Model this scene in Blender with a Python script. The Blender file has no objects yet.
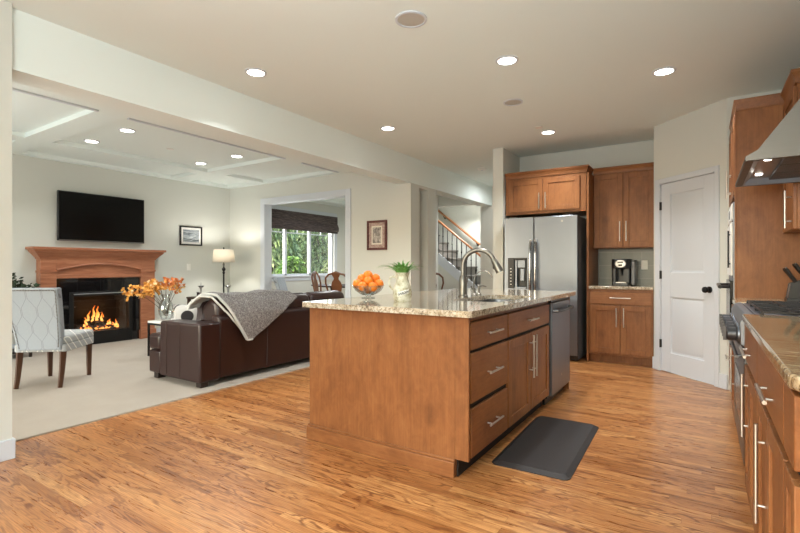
import bpy, bmesh, math, random
from mathutils import Vector, Matrix
R = math.radians
sc = bpy.context.scene
COL = sc.collection
random.seed(7)

# ------------------------------------------------------------------ camera, world, light, exposure
cam_d = bpy.data.cameras.new('camera'); cam_d.sensor_width = 36; cam_d.lens = 21.087; cam_d.clip_start = .02
cam = bpy.data.objects.new('camera', cam_d); COL.objects.link(cam)
cam.location = (0, 0, 1.14); cam.rotation_euler = (R(90), 0, R(33.06)); sc.camera = cam
world = bpy.data.worlds.new('sky'); sc.world = world; world.use_nodes = True
_n = world.node_tree.nodes; _sky = _n.new('ShaderNodeTexSky'); _sky.sky_type = 'NISHITA'
_sky.sun_elevation = R(42); _sky.sun_rotation = R(200); _sky.sun_disc = False; _sky.air_density = 1.5; _sky.dust_density = 3
world.node_tree.links.new(_sky.outputs[0], _n['Background'].inputs[0]); _n['Background'].inputs[1].default_value = 1.1
sc.view_settings.view_transform = 'Standard'; sc.view_settings.look = 'None'
sc.view_settings.gamma = 1; sc.view_settings.use_curve_mapping = False
sc.view_settings.exposure = 0.12

def area(name, loc, rot, sx, sy, power, col=(1, 1, 1), shape='RECTANGLE', spread=180):
    l = bpy.data.lights.new(name, 'AREA'); l.shape = shape; l.size = sx; l.size_y = sy; l.energy = power; l.color = col; l.spread = R(spread)
    o = bpy.data.objects.new(name, l); COL.objects.link(o); o.location = loc; o.rotation_euler = rot
    return o
DAY = (.90, .96, 1.0); FILL = (.77, .92, .98)
# daylight through the big windows behind the photographer (kitchen nook, living room, dining room), plus two added ceiling fills
area('nook_window_light', (-.7, -2.62, 1.45), (R(90), 0, 0), 2.4, 2.2, 14, DAY)
area('ceiling_fill', (-.5, -.5, 1.6), (R(160), 0, 0), 1.8, 1.2, 98, FILL)  # unseen fill added to brighten the kitchen ceiling
area('ceiling_fill', (-5.4, .3, 1.6), (R(150), 0, 0), 1.6, 1.0, 10, (.92, .95, .93))  # unseen fill added to lift the coffered ceiling
area('living_window_light', (-5.6, -.98, 1.4), (R(90), 0, 0), 2.8, 1.8, 40, DAY)
area('dining_window_light', (-7.72, 7.5, 1.7), (R(90), 0, R(-90)), 2.2, 1.2, 22, DAY)
WARM = (.96, .975, .98)
KLIGHTS = [(-3.02, 2.52), (-1.254, 3.408), (-.274, 4.283), (-2.993, 4.35), (-1.526, 5.492), (-1.5, .6)]
LLIGHTS = [(-5.36, 2.70), (-6.18, 2.70), (-5.36, 4.15), (-6.17, 4.15)]
for i, (x, y) in enumerate(KLIGHTS): area('can_lamp', (x, y, 2.685), (0, 0, 0), .15, .15, 13.5, WARM, 'DISK', 112)
for i, (x, y) in enumerate(LLIGHTS): area('can_lamp', (x, y, 2.635), (0, 0, 0), .14, .14, 9.5, WARM, 'DISK', 130)
area('hall_fill', (-4.2, 9.4, 2.55), (R(-25), 0, 0), .5, .3, 48, WARM, 'DISK', 170)  # unseen fill added to brighten the stair wall
area('hall_fill', (-2.9, 7.9, 2.68), (0, 0, 0), .2, .2, 11, WARM, 'DISK', 170)  # second unseen fill added to brighten the hall
area('dining_lamp', (-5.9, 7.5, 2.45), (0, 0, 0), .5, .5, 38, WARM, 'DISK', 175)
area('hood_lamp', (.45, 3.28, 1.668), (0, 0, 0), .25, .5, 3.0, WARM)

# ------------------------------------------------------------------ materials
def S(r, g, b):
    f = lambda c: (c/255/12.92 if c/255 <= .04045 else ((c/255+.055)/1.055)**2.4)
    return (f(r), f(g), f(b), 1)
class NT:
    def __init__(s, name):
        s.m = bpy.data.materials.new(name); s.m.use_nodes = True; s.t = s.m.node_tree
        s.b = s.t.nodes['Principled BSDF']; s.out = s.t.nodes['Material Output']
        s.tc = s.t.nodes.new('ShaderNodeTexCoord')
    def n(s, typ, **kw):
        o = s.t.nodes.new('ShaderNode'+typ)
        for k, v in kw.items(): setattr(o, k, v)
        return o
    def l(s, a, b): s.t.links.new(a, b)
    def mapping(s, scale, src='Object', loc=(0, 0, 0), rot=(0, 0, 0)):
        m = s.n('Mapping'); m.inputs['Scale'].default_value = scale; m.inputs['Location'].default_value = loc; m.inputs['Rotation'].default_value = rot
        s.l(s.tc.outputs[src], m.inputs[0]); return m.outputs[0]
    def noise(s, vec, scale, detail=4, rough=.5, dist=0):
        o = s.n('TexNoise'); o.inputs['Scale'].default_value = scale; o.inputs['Detail'].default_value = detail
        o.inputs['Roughness'].default_value = rough; o.inputs['Distortion'].default_value = dist
        if vec is not None: s.l(vec, o.inputs['Vector'])
        return o.outputs['Fac']
    def ramp(s, fac, stops):
        r = s.n('ValToRGB'); e = r.color_ramp.elements
        while len(e) < len(stops): e.new(.5)
        for el, (p, c) in zip(e, stops): el.position = p; el.color = c
        s.l(fac, r.inputs[0]); return r.outputs[0]
    def mix(s, fac, a, b, mode='MIX'):
        m = s.n('MixRGB', blend_type=mode)
        for i, v in enumerate((fac, a, b)):
            if hasattr(v, 'links'): s.l(v, m.inputs[i])
            else: m.inputs[i].default_value = v
        return m.outputs[0]
    def math(s, op, a, b=0.0, c=None):
        m = s.n('Math', operation=op)
        for i, v in enumerate((a, b) if c is None else (a, b, c)):
            if hasattr(v, 'links'): s.l(v, m.inputs[i])
            else: m.inputs[i].default_value = v
        return m.outputs[0]
    def set(s, **kw):
        for k, v in kw.items():
            i = s.b.inputs[k.replace('_', ' ')]
            if hasattr(v, 'links'): s.l(v, i)
            else: i.default_value = v
        return s
    def bump(s, h, strength=.2, dist=.01):
        b = s.n('Bump'); b.inputs['Strength'].default_value = strength; b.inputs['Distance'].default_value = dist
        s.l(h, b.inputs['Height']); s.l(b.outputs[0], s.b.inputs['Normal']); return s
M = {}
def plain(name, c, rough=.5, metal=0, bump=None, var=.04, coat=0, spec=.5):
    t = NT(name)
    nz = t.noise(t.mapping((1, 1, 1)), bump[0] if bump else 30, 3)
    d = tuple(x*(1-var) for x in c[:3])+(1,)
    t.set(Base_Color=t.mix(nz, d, c), Roughness=rough, Metallic=metal, Coat_Weight=coat, Specular_IOR_Level=spec)
    if bump: t.bump(nz, bump[1], bump[2])
    M[name] = t.m; return t.m
plain('wall_paint', S(209, 210, 202), .85, bump=(180, .06, .002), var=.015)
plain('ceiling_paint', S(232, 240, 236), .9, bump=(150, .08, .002), var=.015)
plain('trim_white', S(206, 211, 217), .4, var=.01)
plain('white_plastic', S(235, 233, 226), .4, var=.01)
plain('speaker_grey', S(190, 186, 176), .8, bump=(400, .2, .002))
plain('black_plastic', S(18, 18, 19), .35, var=.1)
plain('black_metal', S(22, 21, 21), .45, .3, var=.1)
plain('knob_metal', S(74, 74, 76), .35, .7)
plain('iron', S(34, 32, 31), .4, .5)
plain('screen', S(3, 3, 4), .18, var=.05, spec=.25)
plain('grey_plastic', S(120, 122, 124), .4)
plain('dark_wood', S(82, 50, 30), .4, bump=(25, .05, .002), var=.3)
plain('espresso', S(38, 27, 22), .4, var=.3)
plain('chair_wood', S(120, 68, 28), .35, bump=(25, .05, .002), var=.35)
plain('leather', S(43, 21, 18), .34, bump=(220, .25, .003), var=.22)
plain('rail_wood', S(176, 112, 66), .4, var=.2)
plain('carpet_grey', S(128, 122, 114), .95, bump=(300, .5, .004), var=.3)
plain('brick_soot', S(40, 36, 33), .9, bump=(40, .6, .01), var=.4)
plain('log_bark', S(58, 42, 32), .9, bump=(60, .8, .01), var=.6)
plain('ash', S(96, 86, 78), .95, bump=(80, .8, .01), var=.6)
plain('plate', S(238, 236, 230), .3)
plain('leaf_green', S(116, 176, 84), .45, var=.5)
plain('leaf_dark', S(44, 66, 40), .55, var=.5)
plain('blossom', S(238, 170, 74), .6, var=.3)
plain('blossom_deep', S(224, 132, 66), .6, var=.3)
plain('blossom_pale', S(240, 205, 150), .6, var=.2)
plain('stem', S(78, 64, 42), .7, var=.3)
plain('orange_peel', S(236, 128, 22), .42, bump=(140, .25, .003), var=.12)
plain('orange_navel', S(120, 130, 50), .6)
plain('mat_rubber', S(37, 32, 31), .6, bump=(120, .35, .003), var=.2)
plain('linen', S(232, 224, 208), .8, bump=(250, .2, .002))
plain('label_white', S(240, 238, 230), .6)
plain('ink', S(24, 26, 32), .6)
plain('pewter', S(172, 171, 170), .36, .9)
plain('bark', S(70, 60, 48), .9, var=.5)
plain('lawn', S(70, 92, 48), .9, bump=(60, .8, .02), var=.5)
plain('chrome', S(170, 170, 172), .15, 1)
plain('dark_shade', S(20, 16, 13), .7)  # near-black for painted shade between cabinet fronts, also the toe kick colour
plain('stud', S(84, 78, 72), .35, .9)
plain('fabric_white', S(226, 226, 222), .9, bump=(300, .3, .002))

def steel(name, c, rough, axis):
    t = NT(name); sc_ = {'x': (1.5, 260, 260), 'z': (260, 260, 1.5)}[axis]
    nz = t.noise(t.mapping(sc_), 1, 3)
    big = t.noise(t.mapping((2, 2, 1.2)), 1.2, 2)
    t.set(Base_Color=t.mix(t.math('MULTIPLY', nz, .35), c, tuple(x*.8 for x in c[:3])+(1,)), Metallic=.95,
          Roughness=t.math('ADD', t.math('MULTIPLY', nz, .12), rough)); t.bump(nz, .05, .002)
    M[name] = t.m
steel('hood_steel', S(96, 92, 88), .34, 'x'); steel('stainless', S(104, 105, 107), .3, 'x'); steel('stainless_vertical', S(130, 136, 145), .3, 'z')
steel('nickel', S(128, 124, 117), .3, 'z'); steel('handle_steel', S(205, 200, 192), .25, 'z')

def cab_wood(name, horiz):
    t = NT(name)
    ax = lambda a, b: (a, b, b) if horiz else (b, b, a)
    grain = t.noise(t.mapping(ax(1.2, 12)), 3.0, 8, .62, .5); fine = t.noise(t.mapping(ax(4, 110)), 1, 2)
    blot = t.noise(t.mapping(ax(1.1, 2.6)), 1.6, 5, .6, .9); mott = t.noise(t.mapping(ax(4, 7)), 2.0, 5, .7, 1.2)
    c = t.ramp(blot, [(.3, S(118, 72, 40)), (.5, S(146, 94, 55)), (.7, S(166, 112, 68))])
    c = t.mix(.28, c, t.ramp(mott, [(.32, S(100, 58, 30)), (.5, S(146, 93, 54)), (.68, S(178, 124, 78))]))
    c = t.mix(.20, c, t.ramp(grain, [(.3, S(98, 56, 29)), (.55, S(148, 94, 55)), (.75, S(176, 121, 75))]))
    c = t.mix(.10, c, t.ramp(fine, [(.3, S(84, 46, 22)), (.7, S(190, 134, 84))]))
    vo = t.n('TexVoronoi'); vo.inputs['Scale'].default_value = 1; wob = t.n('VectorMath', operation='MULTIPLY_ADD')
    t.l(t.mapping(ax(2.2, 3.4)), wob.inputs[2]); wob.inputs[1].default_value = (.25, .25, .25)
    nn = t.n('TexNoise'); nn.inputs['Scale'].default_value = 9; t.l(t.tc.outputs['Object'], nn.inputs['Vector']); t.l(nn.outputs['Color'], wob.inputs[0]); t.l(wob.outputs[0], vo.inputs['Vector'])
    c = t.mix(t.math('MULTIPLY', t.ramp(vo.outputs['Distance'], [(.0, (1, 1, 1, 1)), (.16, (0, 0, 0, 1))]), .55), c, S(84, 46, 24))
    c = t.mix(1.0, c, (.83, .81, .78, 1), 'MULTIPLY'); t.set(Base_Color=c, Roughness=.42, Specular_IOR_Level=.3); t.bump(grain, .03, .002)
    M[name] = t.m
cab_wood('cabinet_wood', False); cab_wood('cabinet_wood_horizontal', True)
def mantel_wood():
    t = NT('mantel_wood'); v = t.mapping((10, 1.2, 10)); g = t.noise(v, 3, 7, .6, .5)
    t.set(Base_Color=t.ramp(g, [(.3, S(138, 84, 58)), (.55, S(164, 106, 76)), (.75, S(180, 124, 92))]), Roughness=.4); M['mantel_wood'] = t.m
mantel_wood()
def floor_wood():
    t = NT('oak_floor')
    sep = t.n('SeparateXYZ'); t.l(t.tc.outputs['Object'], sep.inputs[0]); x, y = sep.outputs[0], sep.outputs[1]
    W, L = .0575, .78
    row = t.math('FLOOR', t.math('DIVIDE', y, W))
    wn = t.n('TexWhiteNoise', noise_dimensions='1D'); t.l(row, wn.inputs['W'])
    xs = t.math('ADD', t.math('DIVIDE', x, L), t.math('MULTIPLY', wn.outputs[0], 7.3)); colm = t.math('FLOOR', xs)
    cmb = t.n('CombineXYZ'); t.l(row, cmb.inputs[0]); t.l(colm, cmb.inputs[1])
    w2 = t.n('TexWhiteNoise', noise_dimensions='3D'); t.l(cmb.outputs[0], w2.inputs['Vector']); pid = w2.outputs['Value']
    # per plank shifted grain
    off = t.n('CombineXYZ'); t.l(t.math('MULTIPLY', pid, 37.0), off.inputs[0]); t.l(t.math('MULTIPLY', pid, 11.0), off.inputs[2])
    add = t.n('VectorMath', operation='ADD'); t.l(t.tc.outputs['Object'], add.inputs[0]); t.l(off.outputs[0], add.inputs[1])
    def mp(scale):
        m = t.n('Mapping'); m.inputs['Scale'].default_value = scale; t.l(add.outputs[0], m.inputs[0]); return m.outputs[0]
    g1 = t.noise(mp((1.6, 26, 1)), 2.2, 8, .65, .9)
    wv = t.n('TexWave', wave_type='BANDS', bands_direction='Y'); t.l(mp((1.1, 15, 1)), wv.inputs['Vector'])
    wv.inputs['Scale'].default_value = 2.2; wv.inputs['Distortion'].default_value = 9; wv.inputs['Detail'].default_value = 3; wv.inputs['Detail Scale'].default_value = .7
    pores = t.noise(mp((9, 150, 1)), 1.6, 3, .6)
    cath = t.math('PINGPONG', t.math('MULTIPLY', t.noise(mp((1.5, 8.5, 1)), 1.7, 2.5, .5, .5), 8.0), .5)
    cath2 = t.noise(mp((.8, 5, 1)), 1.5, 3)
    base = t.ramp(pid, [(0, S(160, 106, 58)), (.3, S(186, 128, 76)), (.7, S(198, 140, 84)), (1, S(212, 158, 100))])
    c = t.mix(t.math('MULTIPLY', t.ramp(g1, [(.35, (1, 1, 1, 1)), (.62, (0, 0, 0, 1))]), .62), base, S(134, 78, 38))
    c = t.mix(t.math('MULTIPLY', t.ramp(wv.outputs['Fac'], [(.0, (1, 1, 1, 1)), (.38, (0, 0, 0, 1))]), .35), c, S(108, 60, 28))
    cm = t.math('MULTIPLY', t.ramp(cath, [(.0, (1, 1, 1, 1)), (.12, (.8, .8, .8, 1)), (.27, (0, 0, 0, 1))]), t.ramp(cath2, [(.38, (.15, .15, .15, 1)), (.58, (1, 1, 1, 1))]))
    c = t.mix(t.math('MULTIPLY', cm, .85), c, S(106, 56, 26))
    c = t.mix(t.math('MULTIPLY', t.ramp(pores, [(.52, (0, 0, 0, 1)), (.72, (1, 1, 1, 1))]), .4), c, S(104, 58, 28))
    fy = t.math('FRACT', t.math('DIVIDE', y, W)); fx = t.math('FRACT', xs)
    seam = t.math('MAXIMUM', t.math('LESS_THAN', fy, .03), t.math('LESS_THAN', fx, .003))
    c = t.mix(t.math('MULTIPLY', seam, .35), c, S(96, 56, 30))
    t.set(Base_Color=c, Roughness=t.math('ADD', t.math('MULTIPLY', g1, .14), .22), Coat_Weight=.12, Coat_Roughness=.2)
    t.bump(t.math('SUBTRACT', t.math('MULTIPLY', g1, .3), seam), .05, .002); M['oak_floor'] = t.m
floor_wood()
def carpet():
    t = NT('carpet_pile'); a = t.noise(t.mapping((1, 1, 1)), 320, 2); b = t.noise(t.mapping((1, 1, 1)), 5, 4)
    c = t.mix(t.math('MULTIPLY', b, .5), S(178, 169, 157), S(154, 145, 133)); c = t.mix(t.math('MULTIPLY', a, .4), c, S(136, 126, 112))
    t.set(Base_Color=c, Roughness=1, Specular_IOR_Level=.1); t.bump(a, .6, .006); M['carpet_pile'] = t.m
carpet()
def granite(name, scale, streak, cols):
    t = NT(name); v = t.mapping(streak)
    a = t.noise(v, scale, 6, .7, .4); b = t.noise(v, scale*2.7, 4, .7); vo = t.n('TexVoronoi'); vo.inputs['Scale'].default_value = scale*2.2; t.l(v, vo.inputs['Vector'])
    big = t.noise(v, scale*.16, 4, .6, 1)
    c = t.ramp(a, [(.3, cols[0]), (.42, cols[1]), (.52, cols[2]), (.66, cols[3])])
    c = t.mix(t.ramp(b, [(.55, (0, 0, 0, 1)), (.61, (1, 1, 1, 1))]), c, cols[4])
    c = t.mix(t.math('MULTIPLY', t.ramp(vo.outputs['Color'], [(.5, (0, 0, 0, 1)), (.9, (1, 1, 1, 1))]), .45), c, cols[3])
    c = t.mix(t.math('MULTIPLY', t.ramp(big, [(.4, (0, 0, 0, 1)), (.7, (1, 1, 1, 1))]), .4), c, cols[2])
    t.set(Base_Color=c, Roughness=.09, Coat_Weight=.3, Coat_Roughness=.05); M[name] = t.m
GC = [S(56, 48, 40), S(132, 116, 94), S(176, 162, 140), S(212, 203, 188), S(48, 40, 34)]
granite('granite_speckled', 42, (1, 1, 1), GC)
granite('granite_veined', 15, (.5, 4.2, 2), [S(58, 42, 30), S(118, 92, 64), S(160, 134, 100), S(204, 188, 160), S(56, 42, 30)])
def tile_wall(name, c1, c2, grout, bw, bh, rough=.35, offset=.5, swap='XZ'):
    t = NT(name); sep = t.n('SeparateXYZ'); t.l(t.tc.outputs['Object'], sep.inputs[0]); cm = t.n('CombineXYZ')
    t.l(sep.outputs['XYZ'.index(swap[0])], cm.inputs[0]); t.l(sep.outputs['XYZ'.index(swap[1])], cm.inputs[1])
    b = t.n('TexBrick'); t.l(cm.outputs[0], b.inputs['Vector']); b.offset = offset
    b.inputs['Color1'].default_value = c1; b.inputs['Color2'].default_value = c2; b.inputs['Mortar'].default_value = grout
    b.inputs['Scale'].default_value = 1; b.inputs['Brick Width'].default_value = bw; b.inputs['Row Height'].default_value = bh; b.inputs['Mortar Size'].default_value = .003
    nz = t.noise(t.mapping((1, 1, 1)), 9, 5)
    t.set(Base_Color=t.mix(t.math('MULTIPLY', nz, .4), b.outputs[0], tuple(x*.65 for x in c1[:3])+(1,)), Roughness=rough); M[name] = t.m
tile_wall('slate_tile', S(134, 136, 128), S(118, 120, 113), S(150, 150, 142), .33, .165)
tile_wall('black_tile', S(16, 15, 16), S(20, 19, 20), S(40, 38, 38), .305, .305, .06, 0, 'YZ')
def lattice():
    t = NT('lattice_fabric'); sep = t.n('SeparateXYZ'); t.l(t.tc.outputs['Object'], sep.inputs[0]); x, y, z = sep.outputs
    u = t.math('MULTIPLY', x, 1/.13); v = t.math('MULTIPLY', t.math('ADD', z, y), 1/.23)
    # elongated hexagon lattice: two mirrored trapezoid waves per column
    def tri(a): return t.math('ABSOLUTE', t.math('SUBTRACT', t.math('FRACT', a), .5))
    w = t.math('MINIMUM', t.math('MAXIMUM', t.math('MULTIPLY', t.math('SUBTRACT', tri(v), .25), 3.2), -.42), .42)
    f1 = t.math('FRACT', t.math('SUBTRACT', u, t.math('MULTIPLY', w, .5))); f2 = t.math('FRACT', t.math('ADD', t.math('ADD', u, .5), t.math('MULTIPLY', w, .5)))
    d1 = t.math('ABSOLUTE', t.math('SUBTRACT', f1, .5)); d2 = t.math('ABSOLUTE', t.math('SUBTRACT', f2, 0.0)); 
    l1 = t.math('LESS_THAN', d1, .014); l2 = t.math('LESS_THAN', t.math('ABSOLUTE', t.math('SUBTRACT', f2, .5)), .014)
    line = t.math('MULTIPLY', t.math('MAXIMUM', l1, l2), .6)
    wv = t.noise(t.mapping((1, 1, 1)), 260, 2)
    base = t.mix(wv, S(142, 150, 158), S(164, 171, 177)); t.set(Base_Color=t.mix(line, base, S(96, 94, 90)), Roughness=.85); t.bump(wv, .25, .002); M['lattice_fabric'] = t.m
    t = NT('lattice_seat'); sep = t.n('SeparateXYZ'); t.l(t.tc.outputs['Object'], sep.inputs[0]); x, y, z = sep.outputs
    u = t.math('MULTIPLY', x, 1/.13); v = t.math('MULTIPLY', t.math('ADD', y, z), 1/.2)
    a = t.math('ABSOLUTE', t.math('SUBTRACT', t.math('FRACT', t.math('ADD', u, v)), .5)); b = t.math('ABSOLUTE', t.math('SUBTRACT', t.math('FRACT', t.math('SUBTRACT', u, v)), .5))
    line = t.math('LESS_THAN', t.math('MINIMUM', a, b), .04); wv = t.noise(t.mapping((1, 1, 1)), 260, 2)
    t.set(Base_Color=t.mix(line, t.mix(wv, S(150, 153, 154), S(172, 174, 173)), S(222, 220, 212)), Roughness=.85); t.bump(wv, .25, .002); M['lattice_seat'] = t.m
lattice()
def throw():
    t = NT('throw_fleece'); a = t.noise(t.mapping((1, 1, 1)), 95, 3, .8); b = t.noise(t.mapping((1, 1, 1)), 30, 3)
    t.set(Base_Color=t.mix(.25, t.ramp(a, [(.38, S(72, 69, 68)), (.5, S(122, 118, 115)), (.64, S(186, 182, 178))]), t.ramp(b, [(.3, S(90, 86, 84)), (.7, S(150, 146, 143))])), Roughness=1); t.bump(a, .8, .012); M['throw_fleece'] = t.m
    t = NT('throw_sherpa'); a = t.noise(t.mapping((1, 1, 1)), 120, 3); t.set(Base_Color=t.mix(a, S(176, 178, 174), S(214, 215, 210)), Roughness=1); t.bump(a, .8, .01); M['throw_sherpa'] = t.m
    t = NT('blind_fabric'); sep = t.n('SeparateXYZ'); t.l(t.tc.outputs['Object'], sep.inputs[0])
    a = t.noise(t.mapping((3, 3, 40)), 2.2, 4, .7); t.set(Base_Color=t.ramp(a, [(.34, S(30, 25, 26)), (.5, S(68, 58, 56)), (.66, S(104, 90, 84))]), Roughness=.9); t.bump(a, .4, .003); M['blind_fabric'] = t.m
    t = NT('pillow_rings'); sep = t.n('SeparateXYZ'); t.l(t.tc.outputs['Object'], sep.inputs[0]); pw = lambda q: t.math('MULTIPLY', q, q)
    dist = t.math('SQRT', t.math('ADD', pw(sep.outputs[0]), pw(sep.outputs[1]))); w_, k_ = S(196, 194, 190), S(40, 37, 38)
    t.set(Base_Color=t.ramp(t.math('MULTIPLY', dist, 4.0), [(0, k_), (.24, k_), (.26, w_), (.62, w_), (.64, k_), (.70, k_), (.72, w_)]), Roughness=.9); M['pillow_rings'] = t.m
    t = NT('art_print'); a = t.noise(t.mapping((1, 4, 9)), 3.4, 6, .7, 1.2); t.set(Base_Color=t.ramp(a, [(.36, S(62, 70, 76)), (.5, S(150, 158, 162)), (.62, S(205, 210, 212))]), Roughness=.4); M['art_print'] = t.m
    t = NT('art_sketch'); a = t.noise(t.mapping((7, 1, 4)), 3, 6, .7, 1); t.set(Base_Color=t.ramp(a, [(.36, S(72, 66, 62)), (.5, S(160, 150, 142)), (.62, S(212, 204, 192))]), Roughness=.4); M['art_sketch'] = t.m
    t = NT('mat_mottled'); a = t.noise(t.mapping((1, 1, 1)), 40, 5, .7); t.set(Base_Color=t.ramp(a, [(.36, S(150, 116, 108)), (.55, S(186, 160, 148)), (.7, S(206, 190, 176))]), Roughness=.6); M['mat_mottled'] = t.m
    t = NT('pitcher_glaze'); a = t.noise(t.mapping((1, 1, 1)), 22, 5, .7); t.set(Base_Color=t.ramp(a, [(.34, S(128, 112, 86)), (.46, S(186, 180, 152)), (.6, S(218, 214, 196)), (.75, S(230, 228, 216))]), Roughness=.35); t.bump(a, .3, .006); M['pitcher_glaze'] = t.m
    t = NT('frame_mahogany'); a = t.noise(t.mapping((1, 1, 1)), 30, 4); t.set(Base_Color=t.mix(a, S(62, 24, 20), S(104, 44, 34)), Roughness=.35); M['frame_mahogany'] = t.m
throw()
def glass(name, tint=(1, 1, 1, 1), refl=.10, rough=.02):
    t = NT(name); tr = t.n('BsdfTransparent'); tr.inputs[0].default_value = tint; gl = t.n('BsdfGlossy'); gl.inputs['Roughness'].default_value = rough
    lw = t.n('LayerWeight'); lw.inputs[0].default_value = .25; mx = t.n('MixShader'); t.l(t.math('MULTIPLY_ADD', lw.outputs['Fresnel'], .3, refl), mx.inputs[0]); t.l(tr.outputs[0], mx.inputs[1]); t.l(gl.outputs[0], mx.inputs[2])
    t.l(mx.outputs[0], t.out.inputs[0]); M[name] = t.m
glass('window_glass', (1, 1, 1, 1), .02); glass('clear_glass', (.93, .95, .95, 1), .16); glass('fire_glass', (.9, .9, .9, 1), .03)
def emit(name, c, s):
    t = NT(name); t.set(Base_Color=(0, 0, 0, 1), Emission_Color=c, Emission_Strength=s); M[name] = t.m
emit('lamp_glow', (1, .95, .87, 1), 14)
def shade():
    t = NT('shade_linen'); a = t.noise(t.mapping((1, 1, 1)), 200, 2); tr = t.n('BsdfTranslucent'); tr.inputs[0].default_value = S(240, 230, 212)
    t.set(Base_Color=t.mix(a, S(236, 230, 216), S(246, 242, 232)), Roughness=.9); mx = t.n('MixShader'); mx.inputs[0].default_value = .3
    t.l(t.b.outputs[0], mx.inputs[1]); t.l(tr.outputs[0], mx.inputs[2]); t.l(mx.outputs[0], t.out.inputs[0]); M['shade_linen'] = t.m
shade()
def flame():
    t = NT('flame'); sep = t.n('SeparateXYZ'); t.l(t.tc.outputs['Generated'], sep.inputs[0])
    c = t.ramp(sep.outputs[2], [(0, (1, .22, .03, 1)), (.25, (1, .5, .13, 1)), (.6, (1, .32, .05, 1)), (1, (.9, .10, .01, 1))])
    em = t.n('Emission'); t.l(c, em.inputs[0]); em.inputs[1].default_value = 2.6
    tr = t.n('BsdfTransparent'); mx = t.n('MixShader'); lw = t.n('LayerWeight'); lw.inputs[0].default_value = .4
    t.l(t.math('MULTIPLY_ADD', lw.outputs['Facing'], .6, .28), mx.inputs[0]); t.l(em.outputs[0], mx.inputs[1]); t.l(tr.outputs[0], mx.inputs[2]); t.l(mx.outputs[0], t.out.inputs[0]); M['flame'] = t.m
    t = NT('embers'); a = t.noise(t.mapping((1, 1, 1)), 38, 4, .7)
    t.set(Base_Color=S(50, 40, 36), Roughness=.9, Emission_Color=(1, .2, .03, 1), Emission_Strength=t.math('MULTIPLY', t.ramp(a, [(.5, (0, 0, 0, 1)), (.7, (1, 1, 1, 1))]), 3.0)); t.bump(a, 1, .02); M['embers'] = t.m
flame()

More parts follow.
